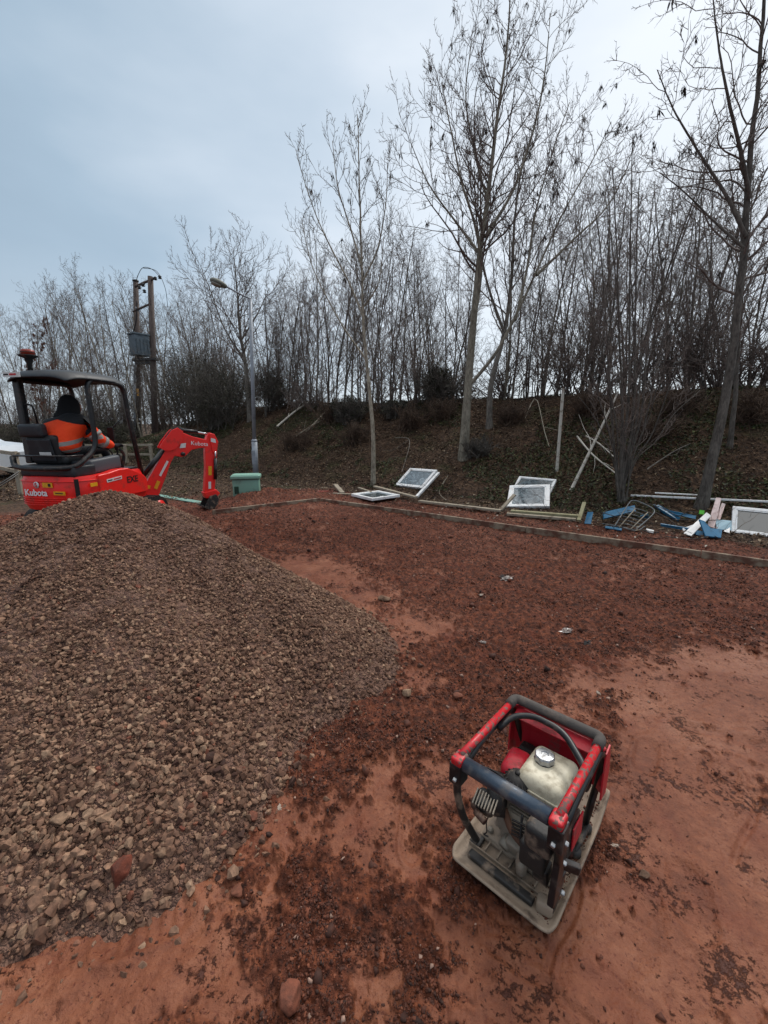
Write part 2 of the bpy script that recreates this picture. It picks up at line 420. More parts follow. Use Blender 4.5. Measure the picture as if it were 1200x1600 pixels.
def pile_material():
    s = NT("gravel fines")
    v = s.n('ShaderNodeTexVoronoi'); v.inputs['Scale'].default_value = 62; s.l(s.tc.outputs['Object'], v.inputs['Vector'])
    v2 = s.n('ShaderNodeTexVoronoi'); v2.inputs['Scale'].default_value = 150; s.l(s.tc.outputs['Object'], v2.inputs['Vector'])
    sp = s.n('ShaderNodeSeparateColor'); s.l(v.outputs['Color'], sp.inputs[0])
    s.col(s.ramp(sp.outputs[0], [(0, rgb(70, 46, 37)), (.5, rgb(106, 76, 62)), (1, rgb(134, 101, 84))]))
    s.rough(.9)
    h = s.math('ADD', s.math('MULTIPLY', v.outputs['Distance'], -1.0), s.math('MULTIPLY', v2.outputs['Distance'], -.5))
    s.bump(h, .02, 1.0)
    return s.m
pilebase_m = pile_material()
clod_m = tint_mat("clay crumbs", [(0, rgb(50, 24, 14)), (.4, rgb(92, 47, 29)), (.75, rgb(128, 70, 45)), (.92, rgb(146, 86, 58)), (1, rgb(176, 142, 124))], .8, 50, .003, .45)
leaf_m = tint_mat("fallen leaves", [(0, rgb(36, 25, 18)), (.4, rgb(76, 55, 39)), (.7, rgb(118, 92, 68)), (.9, rgb(160, 136, 106)), (1, rgb(186, 168, 142))], .8, 30, .001, .4)
ivy_m = tint_mat("ivy and moss leaves", [(0, rgb(32, 38, 20)), (.5, rgb(62, 72, 32)), (1, rgb(108, 112, 58))], .6, 30, .001, .4)
ever_m = tint_mat("dark evergreen leaves", [(0, rgb(40, 40, 30)), (.6, rgb(66, 66, 48)), (1, rgb(96, 92, 68))], .6, 30, .001, .4)
bramble_m = tint_mat("bramble canes", [(0, rgb(50, 34, 27)), (.6, rgb(88, 66, 52)), (1, rgb(158, 138, 114))], .8)

# ------------------------------------------------------------------ object helpers
def tag(o, label=None, cat=None, group=None, kind=None):
    if label: o['label'] = label
    if cat: o['category'] = cat
    if group: o['group'] = group
    if kind: o['kind'] = kind
    return o
def empty(name, loc, rz=0, **k):
    o = bpy.data.objects.new(name, None); COL.objects.link(o)
    o.location = loc; o.rotation_euler = (0, 0, rz); o.empty_display_size = .1
    return tag(o, **k)
def np_mesh(name, V, faces, tint=None, smooth=False):
    """V (n,3); faces: list of (k,m) int arrays with m corners each"""
    me = bpy.data.meshes.new(name)
    V = np.ascontiguousarray(V, np.float32)
    me.vertices.add(len(V)); me.vertices.foreach_set('co', V.ravel())
    nl = sum(f.size for f in faces); npoly = sum(len(f) for f in faces)
    me.loops.add(nl); me.polygons.add(npoly)
    me.loops.foreach_set('vertex_index', np.concatenate([f.ravel() for f in faces]).astype(np.int32))
    sizes = np.concatenate([np.full(len(f), f.shape[1]) for f in faces])
    me.polygons.foreach_set('loop_start', np.concatenate([[0], np.cumsum(sizes)[:-1]]).astype(np.int32))
    me.polygons.foreach_set('use_smooth', np.full(npoly, smooth))
    me.update(calc_edges=True)
    if tint is not None:
        a = me.attributes.new('tint', 'FLOAT', 'POINT'); a.data.foreach_set('value', np.ascontiguousarray(tint, np.float32))
    return me
def link(name, me, mat, parent=None, mats=None):
    o = bpy.data.objects.new(name, me); COL.objects.link(o)
    for m in (mats or [mat]): me.materials.append(m)
    if parent is not None: o.parent = parent
    return o

class MB:
    """collects boxes, tubes, lathes, prisms and emits one mesh object"""
    def __init__(s): s.bm = bmesh.new(); s.xf = Matrix.Identity(4)
    def _add(s, vs, fs, smooth=False, xf=None):
        X = s.xf if xf is None else s.xf @ xf
        bv = [s.bm.verts.new(X @ Vector(v)) for v in vs]
        for f in fs:
            try:
                q = s.bm.faces.new([bv[i] for i in f]); q.smooth = smooth
            except ValueError: pass
        return bv
    def box(s, c, d, rot=(0, 0, 0), bev=0.0, seg=2, xf=None):
        b = bmesh.new(); bmesh.ops.create_cube(b, size=1)
        for v in b.verts: v.co = Vector((v.co.x * d[0], v.co.y * d[1], v.co.z * d[2]))
        if bev > 0: bmesh.ops.bevel(b, geom=b.edges[:], offset=bev, segments=seg, profile=.5, affect='EDGES')
        from mathutils import Euler
        m = Matrix.Translation(c) @ Euler(rot).to_matrix().to_4x4()
        if xf is not None: m = xf @ m
        b.verts.index_update()
        s._add([m @ v.co for v in b.verts], [[v.index for v in f.verts] for f in b.faces], bev > 0 and seg > 2)
        b.free(); return s
    def tube(s, pts, r, n=10, cap=True, closed=False):
        pts = [Vector(p) for p in pts]; k = len(pts)
        rs = r if isinstance(r, (list, tuple)) else [r] * k
        vs = []; ref = None
        for i, p in enumerate(pts):
            if closed: t = pts[(i + 1) % k] - pts[i - 1]
            else: t = pts[min(i + 1, k - 1)] - pts[max(i - 1, 0)]
            t.normalize()
            if ref is None:
                ref = Vector((0, 0, 1)) if abs(t.z) < .9 else Vector((1, 0, 0))
            u = (ref - t * ref.dot(t)).normalized(); ref = u; w = t.cross(u)
            for j in range(n):
                a = 2 * math.pi * j / n
                vs.append(p + (u * math.cos(a) + w * math.sin(a)) * rs[i])
        fs = []
        for i in range(k if closed else k - 1):
            i2 = (i + 1) % k
            for j in range(n):
                fs.append([i * n + j, i * n + (j + 1) % n, i2 * n + (j + 1) % n, i2 * n + j])
        if cap and not closed:
            fs.append(list(range(n))[::-1]); fs.append([(k - 1) * n + j for j in range(n)])
        bv = s._add(vs, fs, True)
        return s
    def lathe(s, prof, c=(0, 0, 0), n=24, xf=None, smooth=True):
        vs = []; fs = []
        for r, z in prof:
            for j in range(n):
                a = 2 * math.pi * j / n
                vs.append(Vector((c[0] + r * math.cos(a), c[1] + r * math.sin(a), c[2] + z)))
        for i in range(len(prof) - 1):
            for j in range(n):
                fs.append([i * n + j, i * n + (j + 1) % n, (i + 1) * n + (j + 1) % n, (i + 1) * n + j])
        fs.append(list(range(n))[::-1]); fs.append([(len(prof) - 1) * n + j for j in range(n)])
        s._add(vs, fs, smooth, xf); return s
    def cyl(s, a, b, r, n=16): return s.tube([a, b], r, n)
    def prism(s, poly, w, xf):
        """2-D outline (x,y) extruded from -w/2 to w/2 along local z, then xf"""
        k = len(poly)
        vs = [(x, y, -w / 2) for x, y in poly] + [(x, y, w / 2) for x, y in poly]
        fs = [list(range(k))[::-1], [k + i for i in range(k)]]
        for i in range(k): fs.append([i, (i + 1) % k, k + (i + 1) % k, k + i])
        s._add(vs, fs, False, xf); return s
    def loft(s, rings, smooth=True, cap=True):
        n = len(rings[0]); vs = [v for r in rings for v in r]; fs = []
        for i in range(len(rings) - 1):
            for j in range(n):
                fs.append([i * n + j, i * n + (j + 1) % n, (i + 1) * n + (j + 1) % n, (i + 1) * n + j])
        if cap: fs.append(list(range(n))[::-1]); fs.append([(len(rings) - 1) * n + j for j in range(n)])
        s._add(vs, fs, smooth); return s
    def build(s, name, mat, parent=None, bevel=0, seg=2, subsurf=0, **k):
        bmesh.ops.recalc_face_normals(s.bm, faces=s.bm.faces[:])
        me = bpy.data.meshes.new(name); s.bm.to_mesh(me); s.bm.free()
        me.materials.append(mat)
        o = bpy.data.objects.new(name, me); COL.objects.link(o)
        if parent is not None: o.parent = parent
        if bevel:
            m = o.modifiers.new('bevel', 'BEVEL'); m.width = bevel; m.segments = seg; m.limit_method = 'ANGLE'; m.angle_limit = R(40); m.harden_normals = False
            try:
                bpy.context.view_layer.update()
            except Exception: pass
        if subsurf:
            m = o.modifiers.new('sub', 'SUBSURF'); m.levels = subsurf; m.render_levels = subsurf
        return tag(o, **k)
def arc_path(pts, rad=.06, n=5):
    """round the corners of a polyline"""
    pts = [Vector(p) for p in pts]; out = [pts[0]]
    for i in range(1, len(pts) - 1):
        a, b, c = pts[i - 1], pts[i], pts[i + 1]
        d1 = (a - b); d2 = (c - b); r = min(rad, d1.length * .45, d2.length * .45)
        p1 = b + d1.normalized() * r; p2 = b + d2.normalized() * r
        for k in range(n + 1):
            t = k / n
            out.append(p1 * (1 - t) ** 2 + b * 2 * t * (1 - t) + p2 * t * t)
    out.append(pts[-1]); return out
def smooth_path(pts, k=6):
    pts = [Vector(p) for p in pts]; out = []
    for i in range(len(pts) - 1):
        p0 = pts[max(i - 1, 0)]; p1 = pts[i]; p2 = pts[i + 1]; p3 = pts[min(i + 2, len(pts) - 1)]
        for j in range(k):
            t = j / k
            out.append(.5 * ((2 * p1) + (-p0 + p2) * t + (2 * p0 - 5 * p1 + 4 * p2 - p3) * t * t + (-p0 + 3 * p1 - 3 * p2 + p3) * t ** 3))
    out.append(pts[-1]); return out
def text_mesh(name, c, mat):
    t = bpy.data.objects.new('lettering_source', c); COL.objects.link(t)
    me = bpy.data.meshes.new_from_object(t.evaluated_get(bpy.context.evaluated_depsgraph_get()))
    bpy.data.objects.remove(t); me.materials.clear(); me.materials.append(mat)
    o = bpy.data.objects.new(name, me); COL.objects.link(o); return o
def text(name, body, size, mat, parent, loc, rot, extrude=.0008, bold=0.0, sx=1.0):
    c = bpy.data.curves.new(name, 'FONT'); c.body = body; c.size = size; c.extrude = extrude; c.offset = bold
    c.align_x = 'LEFT'; c.materials.append(mat)
    o = text_mesh(name, c, mat); o.parent = parent
    o.matrix_local = Matrix.Translation(loc) @ rot.to_4x4() @ Matrix.Diagonal((sx, 1, 1, 1))
    return o

def tubes_np(polys, nsides):
    """polys: list of (P (B,n,3), R (B,n)) -> verts, quads"""
    VV = []; QQ = []; off = 0
    ang = np.arange(nsides) * 2 * math.pi / nsides
    ca, sa = np.cos(ang), np.sin(ang)
    for P, Rr in polys:
        B, n, _ = P.shape
        T = np.gradient(P, axis=1); T /= np.linalg.norm(T, axis=2, keepdims=True) + 1e-9
        ref = np.where(np.abs(T[:, :1, 2:3]) > .9, np.array([[[1., 0, 0]]]), np.array([[[0, 0, 1.]]]))
        ref = np.broadcast_to(ref, T.shape)
        Uv = np.cross(T, ref); Uv /= np.linalg.norm(Uv, axis=2, keepdims=True) + 1e-9
        W = np.cross(T, Uv)
        ring = P[:, :, None, :] + Rr[:, :, None, None] * (Uv[:, :, None, :] * ca[None, None, :, None] + W[:, :, None, :] * sa[None, None, :, None])
        VV.append(ring.reshape(-1, 3))
        idx = off + np.arange(B * n * nsides).reshape(B, n, nsides)
        a = idx[:, :-1, :]; b = np.roll(idx, -1, 2)[:, :-1, :]; c = np.roll(idx, -1, 2)[:, 1:, :]; d = idx[:, 1:, :]
        QQ.append(np.stack([a, b, c, d], -1).reshape(-1, 4)); off += B * n * nsides
    return np.concatenate(VV), np.concatenate(QQ)

# ------------------------------------------------------------------ the ground, one polar sheet split at the edging into clay and bank
def build_ground():
    az = np.concatenate([np.linspace(-62, 62, 900), np.linspace(62, 298, 60)[1:]])   # degrees clockwise from +Y, closes on itself
    rr = [0.35]
    while rr[-1] < 34: rr.append(rr[-1] * 1.0062)
    while rr[-1] < 700: rr.append(rr[-1] * 1.09)
    rr = np.array(rr)
    A, RR = np.meshgrid(np.radians(az), rr)
    X = RR * np.sin(A); Y = RR * np.cos(A) - .15
    z, sm, l = H(X.ravel(), Y.ravel(), True)
    V = np.stack([X.ravel(), Y.ravel(), z], 1)
    nr, na = X.shape
    cen = len(V)
    V = np.vstack([V, [[0, -.15, 0]]])
    sm = np.append(sm, .5); l = np.append(l, 0.)
    idx = np.arange(nr * na).reshape(nr, na)
    a = idx[:-1]; b = idx[1:]
    q = np.stack([a, b, np.roll(b, -1, 1), np.roll(a, -1, 1)], -1)[:, :na].reshape(-1, 4)
    tri = np.stack([np.full(na, cen), idx[0], np.roll(idx[0], -1)], -1)
    t = tcoord(V[:, 0], V[:, 1])
    tq = t[q].mean(1); rad = np.hypot(V[q, 0], V[q, 1]).mean(1)
    bankf = (tq > .0)
    for name, fs, label in (('ground', [q[~bankf], tri], None), ('embankment', [q[bankf]], None)):
        used = np.unique(np.concatenate([f.ravel() for f in fs]))
        remap = np.zeros(len(V), int); remap[used] = np.arange(len(used))
        me = np_mesh(name, V[used], [remap[f][:, ::-1] for f in fs], smooth=True)
        for nm, arr in (('smoothness', sm), ('litter', l)):
            at = me.attributes.new(nm, 'FLOAT', 'POINT'); at.data.foreach_set('value', arr[used].astype(np.float32))
        o = link(name, me, mud_m); tag(o, kind='structure')
build_ground()

# ------------------------------------------------------------------ stones
def hull_variants(seed, n, pts, flat=.0):
    out = []; rs = np.random.RandomState(seed)
    for i in range(n):
        b = bmesh.new()
        P = rs.randn(pts, 3); P /= np.linalg.norm(P, axis=1, keepdims=True); P *= (.75 - flat + (.35 + flat) * rs.rand(pts, 1))
        for p in P: b.verts.new(p)
        r = bmesh.ops.convex_hull(b, input=b.verts[:])
        bmesh.ops.delete(b, geom=[v for v in b.verts if not v.link_faces], context='VERTS')
        bmesh.ops.triangulate(b, faces=b.faces[:])
        bmesh.ops.recalc_face_normals(b, faces=b.faces[:])
        b.verts.index_update()
        out.append((np.array([v.co[:] for v in b.verts]), np.array([[v.index for v in f.verts] for f in b.faces]))); b.free()
    return out
def rand_rot(rs, n):
    q = rs.randn(n, 4); q /= np.linalg.norm(q, axis=1, keepdims=True); w, x, y, z = q.T
    return np.stack([1 - 2 * (y * y + z * z), 2 * (x * y - z * w), 2 * (x * z + y * w), 2 * (x * y + z * w), 1 - 2 * (x * x + z * z), 2 * (y * z - x * w),
                     2 * (x * z - y * w), 2 * (y * z + x * w), 1 - 2 * (x * x + y * y)], 1).reshape(n, 3, 3)
def scatter(name, variants, P, S, T, rs, mat, flatn=None, smooth=False, aniso=(.75, .55)):
    """P (n,3) positions, S (n,) radii, T (n,) tint"""
    n = len(P); Rm = rand_rot(rs, n)
    A = np.stack([np.ones(n), aniso[0] + (1 - aniso[0]) * rs.rand(n), aniso[1] + (1 - aniso[1]) * rs.rand(n)], 1) * S[:, None]
    if flatn is not None:      # lie roughly flat: rotate about z then small tilt
        a = rs.rand(n) * 6.283; ti = rs.randn(n) * flatn; ca, sa = np.cos(a), np.sin(a)
        Rz = np.zeros((n, 3, 3)); Rz[:, 0, 0] = ca; Rz[:, 0, 1] = -sa; Rz[:, 1, 0] = sa; Rz[:, 1, 1] = ca; Rz[:, 2, 2] = 1
        Rx = np.zeros((n, 3, 3)); Rx[:, 0, 0] = 1; Rx[:, 1, 1] = np.cos(ti); Rx[:, 1, 2] = -np.sin(ti); Rx[:, 2, 1] = np.sin(ti); Rx[:, 2, 2] = np.cos(ti)
        Rm = Rz @ Rx
    which = rs.randint(0, len(variants), n)
    VV, FF, TT = [], [], []; off = 0
    for k, (v, f) in enumerate(variants):
        m = np.where(which == k)[0]
        if not len(m): continue
        vv = np.einsum('nij,nvj->nvi', Rm[m], v[None] * A[m][:, None, :]) + P[m][:, None, :]
        VV.append(vv.reshape(-1, 3)); TT.append(np.repeat(T[m], len(v)))
        FF.append((f[None] + (off + np.arange(len(m)) * len(v))[:, None, None]).reshape(-1, f.shape[1])); off += len(m) * len(v)
    me = np_mesh(name, np.concatenate(VV), [np.concatenate(FF)], np.concatenate(TT), smooth)
    return link(name, me, mat)
rs = np.random.RandomState(11)
STONES = hull_variants(3, 18, 16)
CLODS = hull_variants(5, 14, 16, .35)

def build_pile():
    root = empty('gravel_pile', (PILE[0], PILE[1], 0), label='large heap of brown crushed stone filling the lower left', cat='gravel pile', kind='stuff')
    n = 420
    g = np.linspace(-3.1, 3.1, n)
    X, Y = np.meshgrid(PILE[0] + g, PILE[1] + g)
    x, y = X.ravel(), Y.ravel()
    z = np.maximum(pile_z(x, y) + .012 * fbm(x, y, 9, 4, .6), H(x, y) - .06)
    r = pile_r(x, y)
    idx = np.arange(n * n).reshape(n, n)
    q = np.stack([idx[:-1, :-1], idx[:-1, 1:], idx[1:, 1:], idx[1:, :-1]], -1).reshape(-1, 4)
    q = q[(r[q] < 1.10).all(1)]
    used = np.unique(q); rm = np.zeros(n * n, int); rm[used] = np.arange(len(used))
    V = np.stack([x, y, z], 1)[used] - np.array([PILE[0], PILE[1], 0])
    o = link('fines', np_mesh('fines', V, [rm[q]], smooth=True), pilebase_m, root)
    # stones: sampled over the whole heap, denser where they can be told apart
    N = 280000
    a = rs.rand(N) * 2 * math.pi; rad = np.sqrt(rs.rand(N)) * 2.75
    x = PILE[0] + rad * np.cos(a); y = PILE[1] + rad * np.sin(a)
    r = pile_r(x, y)
    d = np.hypot(x, y)
    vis = np.where(y - PILE[1] > .55, .35, 1.0)
    edge = sstep(1.06, .95, r + .05 * rs.randn(N))
    keep = (rs.rand(N) < vis * edge) & (r < 1.16)
    x, y, r, d = x[keep], y[keep], r[keep], d[keep]
    n = len(x)
    S = .0038 + .0125 * rs.rand(n) ** 2.7
    big = rs.rand(n) < .028; S[big] = .014 + .010 * rs.rand(big.sum()) ** 1.5
    S *= .85 + .3 * sstep(2.6, 1.2, d)
    S *= 1 + .22 * sstep(.35, 1.0, r)
    low = fbm(x, y, 1.4, 3) 
    S *= 1 + .20 * low
    base = np.maximum(pile_z(x, y), H(x, y) - .004)
    z = base + S * (-.1 + .6 * rs.rand(n))
    T = np.clip(.45 + .21 * rs.randn(n) + .25 * fbm(x, y, .9, 2), 0, .88)
    redd = rs.rand(n) < .010 + .02 * (r > .95); T[redd] = .93 + .07 * rs.rand(redd.sum())
    P = np.stack([x - PILE[0], y - PILE[1], z], 1)
    o = scatter('stones', STONES, P, S, T, rs, stone_m, aniso=(.6, .42)); o.parent = root
    for c in root.children: c['kind'] = 'stuff'
build_pile()

def visible_zone(n, ymax, ymin=.7, pw=1.0):
    """ground samples biased to the near field, inside the view wedge"""
    d = ymin * (ymax / ymin) ** (rs.rand(n) ** pw)
    x = (rs.rand(n) * 2 - 1) * d * 1.02
    return x, d
def build_clods():
    x, y = visible_zone(330000, 10.5, .75, .85)
    t = tcoord(x, y); q = qcoord(x, y)
    z, sm, l = H(x, y, True)
    pr = pile_r(x, y)
    clump = sstep(-.25, .35, fbm(x + 7, y, 6.5, 3, .6) + .35 * fbm(x, y, 2.2, 2))
    prob = ((1 - sm) * (.12 + .88 * clump) + sm * .006) * (pr > .99) * (l < .4)
    k = rs.rand(len(x)) < prob
    k &= ~((np.abs(t) < .028))
    x, y, z, sm = x[k], y[k], z[k], sm[k]; n = len(x)
    dist = np.hypot(x, y)
    S = (.0026 + .0080 * rs.rand(n) ** 2.8) * np.clip(.75 + dist * .16, .8, 2.6)
    lump = rs.rand(n) < .010; S[lump] *= 2.0 + 1.8 * rs.rand(lump.sum())
    T = np.clip(.36 + .2 * rs.randn(n) + .2 * fbm(x, y, 1.2, 2), 0, .9)
    pale = rs.rand(n) < .008; T[pale] = 1.0; S[pale] *= 1.5
    P = np.stack([x, y, z + S * (.35 * rs.rand(n) - .2)], 1)
    o = scatter('clay_crumbs', CLODS, P, S, T, rs, clod_m, smooth=True, aniso=(.6, .42))
    tag(o, 'loose dark red clay crumbs spread over the rough ground', 'clay crumbs', kind='stuff')
build_clods()

# single larger stones lying about: pixel, radius, tint
rocks = [(600, 937, .062, .55, 'dull brown rock half sunk in clay, level with the heap\'s upper right edge'), (636, 1088, .036, .8, 'pale pinkish stone at the right foot of the gravel heap'),
         (714, 1090, .036, .95, 'red brown stone in the rough clay above the plate compactor'), (190, 1365, .050, 1.0, 'long brick red stone lying in the lower gravel edge'),
         (455, 1565, .042, .97, 'large red brown stone at the bottom edge of the picture'), (255, 1330, .032, .6, 'squarish brown stone near the front foot of the heap'),
         (305, 1360, .026, .7, 'small buff stone beside the front foot of the heap'), (95, 1280, .036, .65, 'flat grey brown stone low on the heap\'s near face'),
         (740, 913, .03, .95, 'reddish stone near the crumpled clear film'), (1005, 1370, .022, .3, 'dark lump of clay right of the plate compactor'),
         (375, 1400, .03, .95, 'rounded red stone between gravel and trodden clay')]
def chiselled(seed):
    b = bmesh.new(); bmesh.ops.create_icosphere(b, subdivisions=4, radius=1); b.verts.index_update()
    V = np.array([v.co[:] for v in b.verts]); F = np.array([[v.index for v in f.verts] for f in b.faces]); b.free()
    rx = np.random.RandomState(seed)
    for _ in range(13):
        n = unit_(rx.randn(3)); d = .52 + .36 * rx.rand(); h = V @ n
        V = V - np.clip(h - d, 0, None)[:, None] * n * .93
    V = V * (1 + .05 * fbm(V[:, 0] * 2 + V[:, 2], V[:, 1] * 2 - V[:, 2], 2.2, 4, .6))[:, None]
    return V, F
def unit_(v): return v / np.linalg.norm(v)
for u, v, r, tn, lab in rocks:
    p = hit(u, v)
    zz = max(p.z, float(pile_z(np.array([p.x]), np.array([p.y]))[0]) if pile_r(np.array([p.x]), np.array([p.y]))[0] < 1 else -1)
    if zz > p.z + .01:
        # on the heap: march the ray against the heap surface
        d = ray(u, v)
        for s_ in np.linspace(.5, 6, 2000):
            P = EYEP + d * s_
            if P[2] < pile_z(P[0:1], P[1:2])[0]: p = Vector(P); break
    ms = chiselled(int(u))
    o = scatter('rock', [ms], np.array([[0, 0, 0.]]), np.array([r]), np.array([tn]), rs, rock_m, flatn=.2, aniso=(.7, .5), smooth=True)
    o.location = (p.x, p.y, p.z + r * .2)
    tag(o, lab, 'rock', 'single rocks lying on the clay')

# ------------------------------------------------------------------ trees
def unit(v): return v / (np.linalg.norm(v, axis=-1, keepdims=True) + 1e-9)
def grow(rsx, P0, D0, L, Rr, n, wig, trop, tip=.3, bend=None):
    B = len(P0); P = np.zeros((B, n + 1, 3)); P[:, 0] = P0; D = unit(D0.copy())
    for i in range(n):
        P[:, i + 1] = P[:, i] + D * (L / n)[:, None]
        D = unit(D + wig * rsx.randn(B, 3) + np.array([0, 0, trop]))
    s = np.linspace(0, 1, n + 1)[None]
    return P, Rr[:, None] * (1 - (1 - tip) * s)
def kids(rsx, P, Rr, m, f0, f1, ang, lr, L, rr, rmin, shape=1.0):
    """m children per branch; ang spread from the parent's direction (radians)"""
    B, n, _ = P.shape
    f = f0 + (f1 - f0) * (np.arange(m)[None] + rsx.rand(B, m)) / m
    fi = f * (n - 1); i0 = np.clip(fi.astype(int), 0, n - 2); w = (fi - i0)[..., None]
    bi = np.arange(B)[:, None]
    A = P[bi, i0]; C = P[bi, i0 + 1]
    pos = A * (1 - w) + C * w; tan = unit(C - A)
    rad = Rr[bi, i0] * (1 - w[..., 0]) + Rr[bi, i0 + 1] * w[..., 0]
    rnd = unit(rsx.randn(B, m, 3)); perp = unit(rnd - tan * (rnd * tan).sum(-1, keepdims=True))
    a = ang * (1 + .25 * rsx.randn(B, m))[..., None]
    d = tan * np.cos(a) + perp * np.sin(a)
    Ln = L[:, None] * lr * (1 - .55 * shape * (f - f0) / (f1 - f0 + 1e-6)) * (.7 + .6 * rsx.rand(B, m))
    r = np.maximum(rad * rr, rmin)
    return pos.reshape(-1, 3), d.reshape(-1, 3), Ln.ravel(), r.ravel()
def resample(path, n):
    p = np.array([tuple(v) for v in path], float)
    d = np.concatenate([[0], np.cumsum(np.linalg.norm(np.diff(p, axis=0), axis=1))])
    s = np.linspace(0, d[-1], n)
    return np.stack([np.interp(s, d, p[:, k]) for k in range(3)], 1), d[-1]
def make_tree(name, stems, base, seed, spec, bark, twig, keys=0, label=None, cat='tree', group=None, kmat=None):
    """stems: list of (points, r0, r1, f0) ; spec: dict of growth numbers"""
    rsx = np.random.RandomState(seed)
    root = empty(name, base, label=label, cat=cat, group=group)
    b = np.array(base)
    trunk = []; L1 = []
    for pts, r0, r1, f0 in stems:
        P, Ltot = resample(smooth_path(pts, 5) if len(pts) > 2 else pts, 26)
        P = P - b
        wob = np.cumsum(rsx.randn(26, 3), 0) * .004 * Ltot / 5; wob -= wob[:1]; P = P + wob * np.array([1, 1, .2]) * spec.get('wob', 1)
        s = np.linspace(0, 1, 26)
        Rr = r0 + (r1 - r0) * s ** .8
        if P[0, 2] < .3: Rr = Rr * (1 + .35 * np.exp(-s * 40))
        trunk.append((P[None], Rr[None]))
        m1 = max(3, int(spec['n1'] * Ltot / 8))
        p, d, L, r = kids(rsx, P[None], Rr[None], m1, f0, .985, spec['a1'], 1.0, np.array([spec['l1']]), spec.get('rk', .55), spec['rmin'], shape=spec.get('shape', .9))
        L1.append((p, d, L, r))
    p, d, L, r = [np.concatenate([x[i] for x in L1]) for i in range(4)]
    crown = []
    P1, R1 = grow(rsx, p, d, L, r, 9, spec['w'], spec['t1']); crown.append((P1, R1, 5))
    p, d, L2, r = kids(rsx, P1, R1, spec['n2'], .18, .97, spec['a2'], spec['l2'], L, .6, spec['rmin'] * .85)
    P2, R2 = grow(rsx, p, d, L2, r, 6, spec['w'] * 1.1, spec['t2']); crown.append((P2, R2, 4))
    if spec['n3']:
        p, d, L3, r = kids(rsx, P2, R2, spec['n3'], .15, .97, spec['a2'], spec['l3'], L2, .6, spec['rmin'] * .7)
        P3, R3 = grow(rsx, p, d, L3, r, 4, spec['w'] * 1.2, spec['t2']); crown.append((P3, R3, 3))
        if spec.get('n4'):
            p, d, L4, r = kids(rsx, P3, R3, spec['n4'], .2, .95, spec['a2'], .55, L3, .7, spec['rmin'] * .6)
            P4, R4 = grow(rsx, p, d, L4, r, 3, spec['w'] * 1.2, spec['t2']); crown.append((P4, R4, 3))
    V, Q = tubes_np(trunk, 10)
    t = link('trunk', np_mesh('trunk', V, [Q], smooth=True), bark, root)
    VV, QQ = [], []; off = 0
    for P, Rr, ns in crown:
        V, Q = tubes_np([(P, Rr)], ns); VV.append(V); QQ.append(Q + off); off += len(V)
    c = link('crown', np_mesh('crown', np.concatenate(VV), [np.concatenate(QQ)], smooth=True), twig, root)
    if keys:
        # hanging bunches of dead seed keys: narrow drooping blades
        src = P2 if len(P2) > keys // 3 else P3
        ii = rsx.randint(0, len(src), keys); jj = rsx.randint(2, src.shape[1], keys)
        C = src[ii, jj]
        m = 11
        C = np.repeat(C, m, 0); k = len(C)
        hang = np.array([0, 0, -1.]) + .22 * rsx.randn(k, 3); hang = unit(hang)
        Ls = (.06 + .10 * rsx.rand(k))[:, None]
        side = unit(np.cross(hang, rsx.randn(k, 3))) * .008
        A = C + rsx.randn(k, 3) * .015
        V = np.stack([A, A + hang * Ls * .5 + side, A + hang * Ls, A + hang * Ls * .5 - side], 1).reshape(-1, 3)
        Q = np.arange(k * 4).reshape(k, 4)
        link('seed_keys', np_mesh('seed_keys', V, [Q]), kmat or key_m, root)['kind'] = 'stuff'
    return root

def hero_path(pix, Y, lean=0):
    return [atY(u, v, Y + lean * i) for i, (u, v) in enumerate(pix)]
ASH = dict(n1=40, a1=.78, l1=1.9, rmin=.0058, w=.16, t1=.13, t2=.16, n2=8, a2=.8, l2=.36, n3=4, l3=.42, shape=.75, rk=.40)
def with_(d, **k): e = dict(d); e.update(k); return e

def sink(p): return Vector((p[0], p[1], p[2] - .08))
# tall pale ash with hanging keys, middle right
b = hit(725, 716); Y = b.y
pa = [sink(b), atY(728, 650, Y), atY(735, 570, Y), atY(744, 480, Y), atY(752, 400, Y), atY(764, 320, Y), atY(775, 230, Y), atY(786, 140, Y), atY(795, 60, Y), atY(800, -40, Y)]
pb = [pa[3], atY(752, 420, Y - .1), atY(742, 350, Y - .3), atY(722, 290, Y - .4), atY(705, 210, Y - .5), atY(690, 130, Y - .5)]
pc = [atY(758, 370, Y), atY(800, 300, Y + .3), atY(830, 210, Y + .4), atY(850, 110, Y + .5), atY(858, 20, Y + .5)]
pd = [atY(731, 605, Y), atY(770, 560, Y - .2), atY(805, 500, Y - .3), atY(838, 430, Y - .4), atY(880, 340, Y - .5), atY(925, 260, Y - .5), atY(960, 190, Y - .6)]
pe = [atY(805, 500, Y - .3), atY(822, 420, Y), atY(836, 330, Y + .1), atY(862, 240, Y + .3), atY(890, 160, Y + .3)]
pf = [atY(752, 400, Y), atY(715, 350, Y + .3), atY(672, 290, Y + .5), atY(645, 230, Y + .6)]
pg = [atY(764, 320, Y), atY(742, 240, Y + .3), atY(728, 150, Y + .4), atY(738, 60, Y + .4)]
ph = [atY(838, 430, Y - .4), atY(900, 370, Y - .1), atY(950, 320, Y), atY(985, 250, Y)]
make_tree('ash_tree', [(pf, .035, .008, .2), (pg, .03, .008, .2), (ph, .035, .008, .2), (pa, .125, .009, .42), (pb, .042, .008, .3), (pc, .040, .008, .25), (pd, .046, .007, .4), (pe, .036, .008, .3)], b[:], 21,
          with_(ASH, n1=38, l1=1.75), bark_pale, twig_m, keys=110, label='tallest forked pale ash tree with dark hanging seed bunches')
